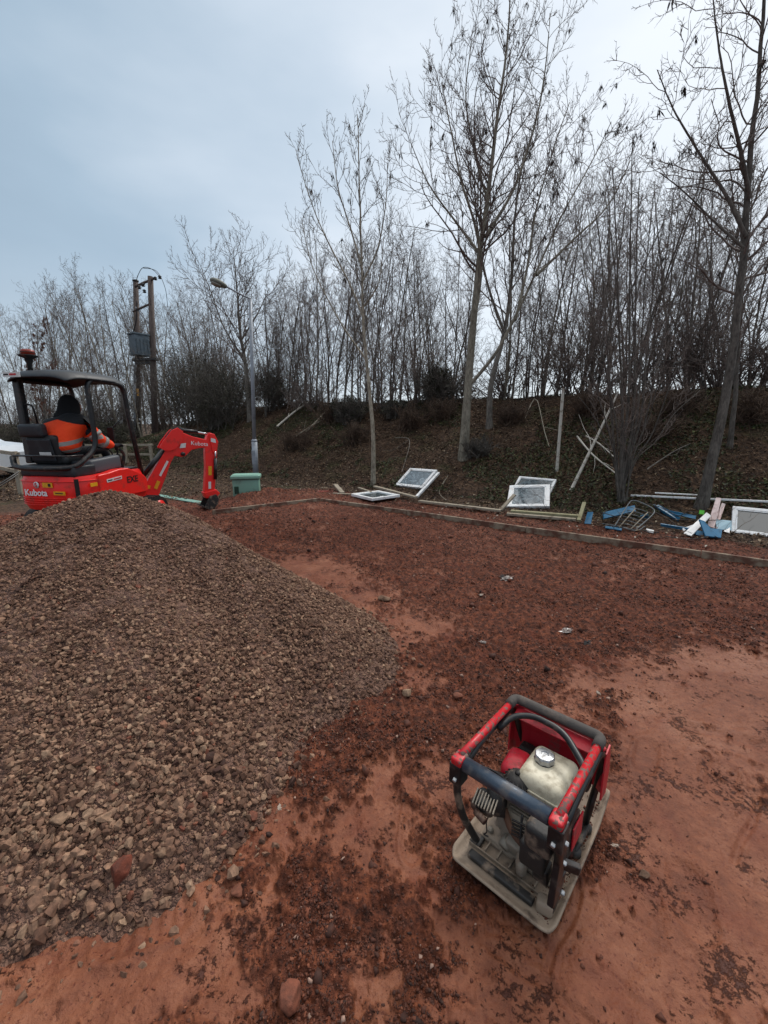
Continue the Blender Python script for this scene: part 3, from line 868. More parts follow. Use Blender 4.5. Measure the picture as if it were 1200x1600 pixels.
# thin pale tree whose trunk curves, left of it
b = hit(583, 756); Y = b.y
pa = [sink(b), atY(584, 690, Y), atY(580, 620, Y), atY(570, 520, Y), atY(566, 430, Y), atY(563, 340, Y), atY(560, 255, Y), atY(557, 178, Y)]
pq = [([atY(569, 500, Y), atY(545, 440, Y), atY(505, 360, Y + .1), atY(482, 300, Y + .1), atY(464, 240, Y + .1)], .026, .006, .25), ([atY(566, 440, Y), atY(590, 390, Y), atY(603, 320, Y - .1), atY(606, 255, Y - .1)], .024, .006, .25),
      ([atY(566, 420, Y), atY(545, 350, Y), atY(528, 290, Y), atY(520, 220, Y)], .024, .006, .25), ([atY(571, 560, Y), atY(530, 500, Y + .2), atY(490, 420, Y + .3), atY(470, 340, Y + .3)], .024, .006, .25), ([atY(568, 480, Y), atY(592, 440, Y - .2), atY(600, 370, Y - .3)], .02, .006, .3)]
make_tree('slender_tree', [(pa, .062, .008, .42)] + pq, b[:], 5, with_(ASH, n1=34, l1=1.05, a1=.55, t1=.16, n2=6, n3=3, rmin=.0058, shape=.6), bark_birch, twig_pale, keys=14,
          label='slender pale tree with curved trunk standing behind the flat window frame')
# big dark tree at the right edge, leaning right
b = hit(1095, 792); Y = b.y
pa = [sink(b), atY(1118, 700, Y), atY(1136, 620, Y), atY(1150, 530, Y), atY(1160, 440, Y), atY(1170, 340, Y), atY(1178, 250, Y), atY(1190, 150, Y), atY(1196, 60, Y), atY(1200, -60, Y)]
pb = [atY(1166, 370, Y), atY(1130, 300, Y + .1), atY(1085, 230, Y + .2), atY(1050, 170, Y + .2), atY(1025, 110, Y + .2)]
pc = [atY(1172, 310, Y), atY(1155, 230, Y - .1), atY(1135, 150, Y - .2), atY(1120, 60, Y - .2), atY(1110, -20, Y - .2)]
pd = [atY(1166, 390, Y), atY(1120, 350, Y + .2), atY(1070, 300, Y + .4), atY(1030, 270, Y + .5)]
make_tree('dark_tree', [(pa, .088, .016, .42), (pb, .030, .006, .2), (pc, .032, .006, .2), (pd, .022, .006, .2)], b[:], 9, with_(ASH, n1=34, l1=1.35, a1=.85, t1=.05, w=.2, rmin=.005, n2=7, n3=4), bark_dark, twig_m, keys=30,
          label='thick dark trunk leaning right beside the right hand window frame')
# many-stemmed hazel behind the blue metal
b = hit(972, 783); Y = b.y
st = []
for i, (u1, v1, u2, v2, r) in enumerate([(965, 640, 930, 330, .028), (975, 620, 960, 260, .035), (985, 640, 1000, 280, .034), (992, 650, 1040, 330, .03), (968, 660, 905, 420, .02),
                                         (996, 660, 1075, 400, .022), (980, 610, 985, 210, .036), (988, 630, 1020, 300, .026), (962, 680, 885, 500, .016), (1002, 680, 1110, 480, .018), (1005, 690, 1095, 610, .012), (960, 690, 905, 620, .010), (1000, 650, 1060, 520, .014), (975, 630, 945, 440, .02)]):
    p0 = sink(b) + Vector(((i - 6.5) * .010, (i % 3 - 1) * .05, 0)); dy = (i % 4 - 1.5) * .35
    st.append(([p0, atY(972 + (u1 - 978) * .75, 722, Y + dy * .1), atY(978 + (u1 - 978) * 1.7, v1, Y + dy * .4), atY((u1 * .45 + u2 * .55), (v1 * .45 + v2 * .55), Y + dy * .8), atY(u2, v2, Y + dy)], r * .85, .006, .16))
make_tree('hazel_clump', st, b[:], 31, with_(ASH, n1=15, l1=.95, a1=.6, t1=.1, rmin=.0045, n2=6, n3=3, l2=.45), bark_dark, twig_m, label='many stemmed bare hazel rising behind the blue scrap metal', cat='tree')
# second pale trunk behind the ash
b = hit(765, 668); Y = b.y
pa = [sink(b), atY(768, 600, Y), atY(788, 520, Y), atY(800, 430, Y), atY(806, 330, Y), atY(820, 230, Y)]
pb = [atY(788, 520, Y), atY(760, 440, Y), atY(745, 350, Y), atY(740, 260, Y)]
make_tree('ash_tree', [(pa, .085, .012, .35), (pb, .04, .01, .3)], b[:], 41, with_(ASH, n1=22, l1=2.2, rmin=.008), bark_mid, twig_m, keys=45, label='shorter ash tree just right of and behind the tallest ash')
# tree left of centre by the lamp
b = hit(392, 672); Y = b.y + 1.2
b = Vector((atY(392, 668, Y).x, Y, hz1(atY(392, 668, Y).x, Y)))
pa = [sink(b), atY(388, 620, Y), atY(382, 560, Y), atY(375, 520, Y), atY(371, 455, Y), atY(366, 395, Y)]
pb = [atY(382, 560, Y), atY(352, 515, Y), atY(330, 455, Y), atY(314, 415, Y)]
pc = [atY(378, 530, Y), atY(402, 490, Y), atY(420, 450, Y)]
make_tree('spreading_tree', [(pa, .12, .012, .3), (pb, .042, .010, .25), (pc, .040, .010, .25)], b[:], 51, with_(ASH, n1=34, l1=2.7, a1=.8, rmin=.0085, n2=9, n3=5), bark_mid, twig_m, label='wide crowned bare tree directly behind the street lamp')
# small sapling trunk on the bank far right
b = hit(1140, 700); Y = b.y
make_tree('sapling', [([sink(b), atY(1148, 620, Y), atY(1152, 520, Y), atY(1158, 400, Y), atY(1150, 300, Y)], .05, .008, .3)], b[:], 61, with_(ASH, n1=20, l1=1.4, rmin=.009), bark_dark, twig_m, label='dark sapling on the bank just behind the leaning trunk')

# unique wood trees to be repeated along the top of the bank
def proto(name, seed, h, r, spec, bark, twig, lean=.05, multi=1, keys=0):
    rsx = np.random.RandomState(seed); st = []
    for i in range(multi):
        a = rsx.rand() * 6.28; L = lean * h * (1 + (multi > 1) * 1.8); hh = h * (1 - .12 * i)
        x, y = math.cos(a) * L, math.sin(a) * L
        st.append(([Vector((0, 0, -.3)), Vector((x * .15, y * .1, hh * .3)), Vector((x * .5, y * .45, hh * .62)), Vector((x, y, hh))], r * (1 if i == 0 else .75), .015, spec.get('f0', .28)))
    return make_tree(name, st, (0, 0, 0), seed, spec, bark, twig, keys=keys)
WOOD = dict(n1=20, a1=.72, l1=2.6, rmin=.0072, w=.18, t1=.12, t2=.10, n2=8, a2=.8, l2=.38, n3=5, l3=.45, shape=.5, f0=.14, rk=.42, wob=2.2)
PROTOS = [proto('bare_tree', 101, 8.5, .070, with_(WOOD), bark_mid, twig_m), proto('bare_tree', 102, 7.6, .055, with_(WOOD, a1=.55, l1=2.4), bark_pale, twig_m, multi=2),
          proto('bare_tree', 103, 9.2, .072, with_(WOOD, a1=.75, l1=2.9), bark_mid, twig_m, multi=2), proto('bare_tree', 104, 7.0, .042, with_(WOOD, l1=2.1, n1=15), bark_dark, twig_m, multi=3),
          proto('bare_tree', 105, 8.0, .062, with_(WOOD, a1=.6, t1=.16), bark_birch, twig_pale), proto('bare_tree', 106, 6.2, .038, with_(WOOD, l1=2.2, a1=.85, n3=4), bark_dark, twig_m, multi=3)]
PDESC = ['grey', 'pale forked', 'broad forked', 'dark clustered', 'silvery', 'low spreading']
used_first = set()
def copy_tree(i, loc, rz, sc, label, group, szx=1.0):
    src = PROTOS[i]
    if i not in used_first:
        used_first.add(i); o = src
    else:
        o = src.copy(); COL.objects.link(o)
        for ch in src.children:
            c = ch.copy(); COL.objects.link(c); c.parent = o
    o.location = loc; o.rotation_euler = (random.uniform(-.09, .09), random.uniform(-.09, .09), rz); o.scale = (sc * szx, sc * szx, sc)
    tag(o, PDESC[i] + ' ' + label, 'tree', group)
    return o
random.seed(4)
GR = 'bare trees of the wood along the bank top'
PH_H = [8.5 + 1.2, 7.6 + 1.0, 9.2 + 1.2, 7.0 + .9, 8.0 + 1.0, 6.2 + .9]
# zones: u range, top row v (photo), forward distance range, count, label, protos
zones = [(-60, 70, 500, 455, 24, 32, 10, 'bare tree in the distant row behind the digger canopy', (4, 0, 1)),
         (60, 205, 425, 425, 24, 31, 13, 'bare tree in the distant row between the digger canopy and the twin poles', (4, 1, 0, 4)),
         (205, 300, 430, 440, 26, 31, 8, 'bare tree in the distant row behind the twin wooden poles', (4, 1, 2)),
         (285, 345, 440, 430, 21, 27, 7, 'bare tree between the twin poles and the street lamp', (2, 0)),
         (400, 480, 425, 400, 17, 22, 9, 'bare tree right of the street lamp, atop the bank', (3, 5, 2)),
         (480, 625, 330, 320, 15, 20, 10, 'bare tree of the wood behind the slender curved trunk', (0, 3, 5, 2)),
         (625, 740, 340, 340, 14.3, 18, 7, 'bare tree of the wood left of the tallest ash', (0, 2, 3, 1)),
         (800, 960, 300, 250, 12.5, 17, 9, 'bare tree of the wood between the tallest ash and the hazel clump', (1, 0, 3, 2)),
         (960, 1130, 210, 230, 11, 15, 8, 'bare tree of the wood behind the hazel clump', (3, 0, 2, 5)),
         (1130, 1290, 180, 160, 9.5, 14, 6, 'bare tree of the wood behind the thick leaning trunk', (0, 3, 2))]
for (u0, u1, v0, v1, y0, y1, cnt, lab, ps) in zones:
    for k in range(cnt):
        f = (k + random.random()) / cnt; u = u0 + (u1 - u0) * f; vt = v0 + (v1 - v0) * f + random.uniform(-15, 45)
        Yd = random.uniform(y0, y1)
        top = atY(u, vt, Yd); zb = hz1(top.x, Yd)
        # keep each tree behind the crest of the bank
        while u > 430 and tcoord(top.x, Yd) < 6.2:
            Yd += .4; top = atY(u, vt, Yd); zb = hz1(top.x, Yd)
        i = ps[k % len(ps)]
        sc = (top.z - zb) / PH_H[i]
        sc = min(max(sc, .55), 1.7)
        copy_tree(i, (top.x, Yd, zb - .05), random.random() * 6.28, sc, lab, GR, szx=min(1.0, .55 + .45 / sc))
for i, o in enumerate(PROTOS):
    if i not in used_first: o.location = (-14 + i, 34, 0); tag(o, 'bare tree in the distant row', 'tree', GR)
# second, deeper rank of the wood, seen only as fine texture between the nearer trunks
for k in range(24):
    u = -40 + 1300 * (k + random.random()) / 24
    Yd = (30 + random.random() * 8) if u < 420 else (20 + 7 * random.random()) * (1.0 if u < 800 else .8)
    vt = np.interp(u, [0, 250, 420, 700, 1000, 1250], [510, 470, 470, 420, 350, 330]) + random.uniform(-10, 30)
    top = atY(u, vt, Yd); zb = hz1(top.x, Yd); i = (0, 3, 5, 1, 2)[k % 5]
    sc = min(max((top.z - zb) / PH_H[i], .5), 1.5)
    lab = 'bare tree in the deepest rank of the wood' if u > 420 else 'bare tree in the deepest rank of the distant row'
    copy_tree(i, (top.x, Yd, zb - .05), random.random() * 6.28, sc, lab, GR)

# withered copper-leaved tree behind the digger
pk = atY(70, 640, 19)
zb = hz1(pk.x, 19)
make_tree('copper_tree', [([Vector((pk.x, 19, zb - .1)), atY(66, 610, 19), atY(60, 560, 19), atY(58, 515, 19)], .06, .01, .2)], (pk.x, 19, zb), 71, with_(ASH, n1=22, l1=1.3, rmin=.012), bark_dark, twig_m, keys=260,
          label='small tree holding withered copper leaves behind the digger operator', kmat=leaf_copper)

# ------------------------------------------------------------------ bushes and ground cover
bramble_plain = wood_mat('brown undergrowth stems', rgb(58, 42, 34), rgb(104, 84, 68), (1, 1, 1), 4)
def leaf_cloud(name, C, rad, n, size, rsx, mat, parent=None, squash=.8, gaps=3.0):
    """n leaf quads in clumps through an ellipsoid volume"""
    nc = max(8, n // 60)
    cc = rsx.randn(nc, 3); cc = unit(cc) * (rsx.rand(nc, 1) ** .45) * np.array(rad)
    cc[:, 2] *= squash
    i = rsx.randint(0, nc, n)
    P = cc[i] + rsx.randn(n, 3) * np.array(rad) / gaps * .35
    N = unit(rsx.randn(n, 3)); U_ = unit(np.cross(N, rsx.randn(n, 3))); W = np.cross(N, U_)
    s = size * (.6 + .8 * rsx.rand(n))[:, None]
    V = np.stack([P - U_ * s, P + W * s * .45, P + U_ * s, P - W * s * .45], 1).reshape(-1, 3) + np.array(C)
    T = np.repeat(np.clip((.5 + .25 * rsx.randn(nc))[i] + .15 * rsx.randn(n), 0, 1), 4)
    return link(name, np_mesh(name, V, [np.arange(n * 4).reshape(n, 4)], T), mat, parent)
def bush(u, v, Y, rad, n, label, mat=None, seed=1, name='evergreen_bush', stems=70, tw=bark_dark):
    rsx = np.random.RandomState(seed)
    p = atY(u, v, Y); z = hz1(p.x, Y)
    root = empty(name, (p.x, Y, z), label=label, cat='bush', group='bushes on the bank')
    if n:
        leaf_cloud('foliage', (0, 0, rad[2] * .85), rad, n * 3, (.020 * (1 + Y / 30)), rsx, mat or ever_m, root)
    m = stems
    D = unit(np.stack([rsx.randn(m) * .5, rsx.randn(m) * .5, np.ones(m)], 1)); L = rad[2] * (1.2 + .9 * rsx.rand(m))
    P0 = np.stack([rsx.randn(m) * rad[0] * .25, rsx.randn(m) * rad[1] * .25, np.full(m, -.1)], 1)
    P1, R1 = grow(rsx, P0, D, L, np.full(m, .018), 8, .14, .03)
    p2, d2, L2, r2 = kids(rsx, P1, R1, 9, .15, .95, .7, .45, L, .6, .007)
    P2, R2 = grow(rsx, p2, d2, L2, r2, 5, .16, .03)
    p3, d3, L3, r3 = kids(rsx, P2, R2, 4, .15, .95, .7, .5, L2, .7, .006)
    P3, R3 = grow(rsx, p3, d3, L3, r3, 3, .16, .03)
    V1, Q1 = tubes_np([(P1, R1)], 5); V2, Q2 = tubes_np([(P2, R2), (P3, R3)] if False else [(P2, R2)], 3); V3, Q3 = tubes_np([(P3, R3)], 3)
    V = np.concatenate([V1, V2, V3]); Q = np.concatenate([Q1, Q2 + len(V1), Q3 + len(V1) + len(V2)])
    link('stems', np_mesh('stems', V, [Q], smooth=True), tw, root)
bush(312, 690, 20.5, (1.7, 1.2, 2.0), 3000, 'broad dark evergreen thicket between the twin poles and the lamp', seed=2)
bush(345, 690, 18.5, (1.6, 1.2, 1.5), 1800, 'low dark thicket directly left of the street lamp', seed=3)
bush(150, 690, 23, (2.2, 1.2, .9), 4000, 'low green brown bush behind the timber fence', seed=5)
bush(60, 690, 22, (2.2, 1.2, 1.0), 3500, 'low bush behind the digger operator', seed=6)
bush(430, 650, 18.5, (1.2, 1.0, 1.0), 600, 'dark bush on the bank right of the lamp', seed=7)
bush(545, 640, 14.6, (.65, .5, .5), 1100, 'dark green bush on the crest behind the slender tree', seed=8)
bush(683, 625, 13.7, (.45, .4, .75), 2200, 'ivy covered stump on the crest left of the tallest ash', seed=9)
bush(620, 650, 14.0, (.7, .5, .3), 900, 'sparse low bush on the crest between slender tree and ash', seed=10)
for k, (u, Yc, lab) in enumerate([(10, 25, 'tangle of bare scrub beyond the digger seat at the left edge'), (95, 26, 'tangle of bare scrub beyond the digger operator'), (140, 25.5, 'tangle of bare scrub seen through the front of the digger cab'), (185, 25, 'tangle of bare scrub left of the twin poles'), (262, 27, 'tangle of bare scrub just right of the twin poles'), (380, 22, 'tangle of bare scrub behind the lamp column')]):
    bush(u, 690, Yc, (2.2, .9, 1.5 + .3 * (k % 2)), 500, lab, seed=140 + k, name='scrub', stems=60, tw=twig_m)
for k, (u, Yc) in enumerate([(470, 17.5), (500, 16.8), (590, 15.2), (650, 14.6), (720, 13.9), (790, 13.4), (850, 12.6), (900, 12.2), (945, 11.8), (1020, 11.0), (1070, 10.6), (1110, 10.2), (1165, 9.9), (1215, 9.5)]):
    bush(u, 640, Yc, (1.1, .5, .6 + .5 * ((k * 5) % 4) / 2), 0, ['tangle of bare scrub on the crest right of the lamp', 'tangle of bare scrub on the crest left of the slender tree', 'tangle of bare scrub on the crest right of the slender tree', 'tangle of bare scrub on the crest beside the ivy covered stump', 'tangle of bare scrub on the crest just behind the tallest ash', 'tangle of bare scrub on the crest right of the tallest ash', 'tangle of bare scrub on the crest left of the upright stake',
        'tangle of bare scrub on the crest right of the upright stake', 'tangle of bare scrub on the crest where the birch pole points', 'tangle of bare scrub on the crest right behind the hazel clump', 'tangle of bare scrub on the crest between hazel and leaning trunk', 'tangle of bare scrub on the crest left of the leaning trunk', 'tangle of bare scrub on the crest right of the leaning trunk', 'tangle of bare scrub on the crest at the right edge'][k], seed=40 + k, name='scrub', stems=18 + 9 * (k % 2), tw=twig_m)
for k, (u, v, rx, rz_, lab) in enumerate([(520, 660, .8, .5, 'brown undergrowth clump on the bank left of the slender tree'), (560, 690, .6, .4, 'brown undergrowth clump directly behind the slender tree'), (640, 670, .8, .45, 'brown undergrowth clump midway up between slender tree and ash'),
        (690, 655, .6, .4, 'brown undergrowth clump left of the tallest ash, high on the bank'), (470, 700, .8, .4, 'brown undergrowth clump low on the bank right of the lamp'), (800, 660, .5, .35, 'brown undergrowth clump right of the tallest ash, high on the bank'), (1010, 690, .5, .4, 'brown undergrowth clump right of the hazel'), (920, 650, .5, .4, 'brown undergrowth clump left of the hazel, high up'),
        (1060, 650, .5, .4, 'brown undergrowth clump left of the leaning trunk'), (1180, 660, .5, .4, 'brown undergrowth clump right of the leaning trunk')]):
    bush(u, v, hit(u, v).y, (rx, rx * .6, rz_), 0, lab, seed=80 + k, name='brushwood', stems=40, tw=bramble_plain)
bush(750, 716, 10.3, (.55, .3, .28), 0, 'reddish brown brushwood at the foot of the tallest ash', seed=12, name='brushwood', stems=46, tw=bark_dark)

def bank_points(n, tmax=7.4, smin=-12, smax=24, tmin=.35, pw=1.0):
    s = smin + (smax - smin) * rs.rand(n) ** pw; t = tmin + (tmax - tmin) * rs.rand(n)
    xy = ND[None] * (t + 6.2)[:, None] + AD[None] * s[:, None]
    m = (xy[:, 1] > 2) & (np.abs(xy[:, 0]) < xy[:, 1] * 1.05 + 1)
    return xy[m, 0], xy[m, 1]
def flat_leaves(name, x, y, size, mat, T, tilt=.5, lift=.01, label=None, cat=None):
    z = H(x, y); n = len(x)
    N = unit(np.stack([rs.randn(n) * tilt, rs.randn(n) * tilt, np.ones(n)], 1)); a = rs.randn(n, 3); U_ = unit(np.cross(N, a)); W = np.cross(N, U_)
    s = (size * (.5 + rs.rand(n)))[:, None]
    P = np.stack([x, y, z + lift + rs.rand(n) * .02], 1)
    V = np.stack([P - U_ * s, P + W * s * .5 + N * s * .15, P + U_ * s, P - W * s * .5 + N * s * .2], 1).reshape(-1, 3)
    o = link(name, np_mesh(name, V, [np.arange(n * 4).reshape(n, 4)], np.repeat(T, 4)), mat)
    tag(o, label, cat, kind='stuff')
x, y = bank_points(130000, tmin=.7)
cl_ = fbm(x, y, 1.1, 3); k = rs.rand(len(x)) < np.clip(.75 + .6 * cl_, .2, 1); x, y = x[k], y[k]
x2 = -1.5 - 12 * rs.rand(40000); y2 = 8.3 + 14 * rs.rand(40000) ** 1.3
k = (litter_mask(x2, y2) > .5) & (tcoord(x2, y2) < .5); x = np.append(x, x2[k]); y = np.append(y, y2[k])
flat_leaves('leaf_litter', x, y, .026, leaf_m, np.clip(.46 + .27 * rs.randn(len(x)), 0, 1), label='brown fallen leaves covering the bank and its foot', cat='leaf litter')
x, y = bank_points(150000, tmin=1.6)
pm = hit(790, 745); g = fbm(x, y, .55, 3) + .5 * fbm(x, y, 2.5, 3) + .40 * np.exp(-((x - pm.x) ** 2 + (y - pm.y) ** 2) / 2.5); k = g > .14; x, y = x[k], y[k]
flat_leaves('ground_ivy', x, y, .028, ivy_m, np.clip(.45 + .22 * rs.randn(len(x)), 0, 1), tilt=.9, lift=.03, label='patches of low ivy and moss on the bank', cat='ground ivy')
def brambles(n, rad, Lm, name, label, mat, tmin=1.3, up=.8, lie=False):
    x, y = bank_points(n, tmin=tmin, smax=20); m = len(x)
    P0 = np.stack([x, y, H(x, y) - .02], 1)
    D = unit(np.stack([rs.randn(m), rs.randn(m), np.abs(rs.randn(m)) * up + .05], 1))
    L = Lm * (.4 + 1.1 * rs.rand(m))
    P, Rr = grow(rs, P0, D, L, np.full(m, rad) * (.6 + .8 * rs.rand(m)), 8, .18, -.10)
    zz = H(P[:, :, 0].ravel(), P[:, :, 1].ravel()).reshape(m, -1)
    P[:, :, 2] = np.maximum(P[:, :, 2], zz + .01)
    V, Q = tubes_np([(P, Rr)], 3)
    o = link(name, np_mesh(name, V, [Q], np.repeat(np.clip(.4 + .28 * rs.randn(m), 0, 1), 27), smooth=True), mat)
    tag(o, label, name.replace('_', ' '), kind='stuff')
brambles(8000, .0038, .62, 'bramble_canes', 'thin bare bramble canes arching over the bank', bramble_m)
brambles(9000, .0035, .32, 'twig_litter', 'short dead twigs scattered over the bank and its foot', bramble_m, tmin=.3, up=.25)

# fallen limbs, each its own thing
def limb(name, pts, r0, r1, mat, label, cat='branch', side=0, seed=0, group=None):
    rsx = np.random.RandomState(seed + 500)
    b = Vector(pts[0]); P, L = resample(smooth_path(pts, 5) if len(pts) > 2 else pts, 16)
    P = P - np.array(b); polys = [(P[None], np.linspace(r0, r1, 16)[None])]
    V, Q = tubes_np(polys, 8)
    Vs, Qs = [V], [Q]; off = len(V)
    # closed ends
    if side:
        p, d, Ls, r = kids(rsx, P[None], np.linspace(r0, r1, 16)[None], side, .3, .98, .6, .4, np.array([L]), .5, .005)
        P2, R2 = grow(rsx, p, d, Ls, r, 6, .15, .0)
        V2, Q2 = tubes_np([(P2, R2)], 4); Vs.append(V2); Qs.append(Q2 + off)
    n0 = 8
    caps = np.array([list(range(8)), [15 * 8 + j for j in range(8)][::-1]])
    o = link(name, np_mesh(name, np.concatenate(Vs), [np.concatenate(Qs), caps], smooth=True), mat)
    o.location = b; return tag(o, label, cat, group)
def L2(u, v, up=.03):
    p = hit(u, v); return Vector((p.x, p.y, p.z + up))
FB = 'fallen branches on the bank'
limb('fallen_branch', [L2(433, 668), L2(460, 650, .15), L2(486, 634, .2)], .045, .03, white_bark, 'pale thick fallen branch lowest on the left part of the bank', side=3, seed=1, group=FB)
limb('fallen_branch', [L2(478, 676), L2(502, 658, .15), L2(524, 634, .2)], .03, .02, bark_birch, 'pale thin fallen branch just left of the slender tree', side=4, seed=2, group=FB)
limb('fallen_branch', [L2(452, 690), L2(492, 668, .12), L2(527, 652, .12)], .02, .012, bark_birch, 'thin twiggy branch lying right of the pale thick one', side=4, seed=3, group=FB)
limb('fallen_branch', [L2(820, 660, .1), L2(836, 640, .3), L2(850, 680, .1), L2(858, 700)], .014, .008, bark_birch, 'arched pale cane left of the upright stake', side=2, seed=4, group=FB)
limb('fallen_branch', [L2(900, 698, .22), L2(925, 722, .15), L2(962, 745, .05)], .02, .012, white_bark, 'whitish peeling branch crossing behind the leaning birch pole', side=2, seed=5, group=FB)
limb('fallen_branch', [L2(914, 697, .22), L2(934, 708, .2), L2(958, 722, .1)], .018, .010, white_bark, 'short whitish branch above the crossing one', side=2, seed=6, group=FB)
limb('fallen_branch', [L2(618, 690, .1), L2(640, 700, .2), L2(628, 740, .05)], .012, .006, bark_mid, 'thin curled branch above the propped window frame', side=3, seed=7, group=FB)
limb('fallen_branch', [L2(700, 745, .02), L2(686, 770, .02), L2(700, 785, .02)], .012, .006, bark_birch, 'hooked pale twig on the leaves right of the propped window frame', side=2, seed=8, group=FB)
limb('fallen_branch', [L2(1010, 740, .08), L2(1050, 715, .1), L2(1078, 700, .08)], .014, .008, bark_mid, 'grey branch on the bank between hazel and leaning trunk', side=4, seed=9, group=FB)
b = hit(870, 736); Y = b.y
limb('stake', [b - Vector((0, 0, .1)), atY(875, 670, Y), atY(880, 606, Y)], .034, .030, white_bark, 'upright pale stake on the bank left of the birch pole', 'stake', seed=10)
b = hit(892, 766); e_ = atY(966, 612, b.y + .5)
limb('birch_pole', [b - Vector((0, 0, .02)), (b + e_) / 2 + Vector((.02, 0, .03)), e_], .032, .016, white_bark, 'long white birch pole leaning to the right on the bank', 'pole', side=3, seed=11)

# ------------------------------------------------------------------ edging boards
def board_between(name, a, b, w, h, mat, label, cat, group=None, z0=0, roll=0, over=0):
    """a solid board whose top edge runs from a to b"""
    a = Vector(a); b = Vector(b); c = (a + b) / 2; d = b - a
    m = MB(); m.box((0, 0, 0), (d.length + over, w, h), bev=.004)
    o = m.build(name, mat, None, label=label, cat=cat, group=group)
    x = d.normalized(); y = Vector((0, 0, 1)).cross(x).normalized(); z = x.cross(y)
    rot = Matrix((x, y, z)).transposed()
    o.matrix_world = Matrix.Translation(c) @ rot.to_4x4() @ Matrix.Rotation(roll, 4, 'X')
    return o
c0 = atZ(502, 779, .07); c1 = atZ(1200, 876, .07); c2 = atZ(352, 796, .07)
dirk = (c1 - c0).normalized()
EB = 'edging boards around the clay bed'
labs = ['edging board nearest the bed\'s far corner, below the flat window frame', 'edging board running below the propped window frames', 'edging board below the blue scrap metal', 'edging board nearest the right edge of the picture', 'edging board running out past the right edge']
LB = 2.05
for i in range(5):
    a = c0 + dirk * (LB * i + .004); b = c0 + dirk * (LB * (i + 1) - .004)
    a.z = .075 + .006 * (i % 2); b.z = .072 + .005 * ((i + 1) % 2)
    board_between('edging_board', a - Vector((0, 0, .075)), b - Vector((0, 0, .075)), .045, .15, edging_m, labs[i], 'edging board', EB)
d2 = (c2 - c0).normalized()
for i, lab in enumerate(['edging board from the far corner towards the green cabinet', 'short edging board between the green cabinet and the digger bucket']):
    L = (c2 - c0).length / 2 + .1
    a = c0 + d2 * (.03 + L * i); b = c0 + d2 * (L * (i + 1) + .02); a.z = b.z = .012
    board_between('edging_board', a, b, .045, .15, edging_m, lab, 'edging board', EB)

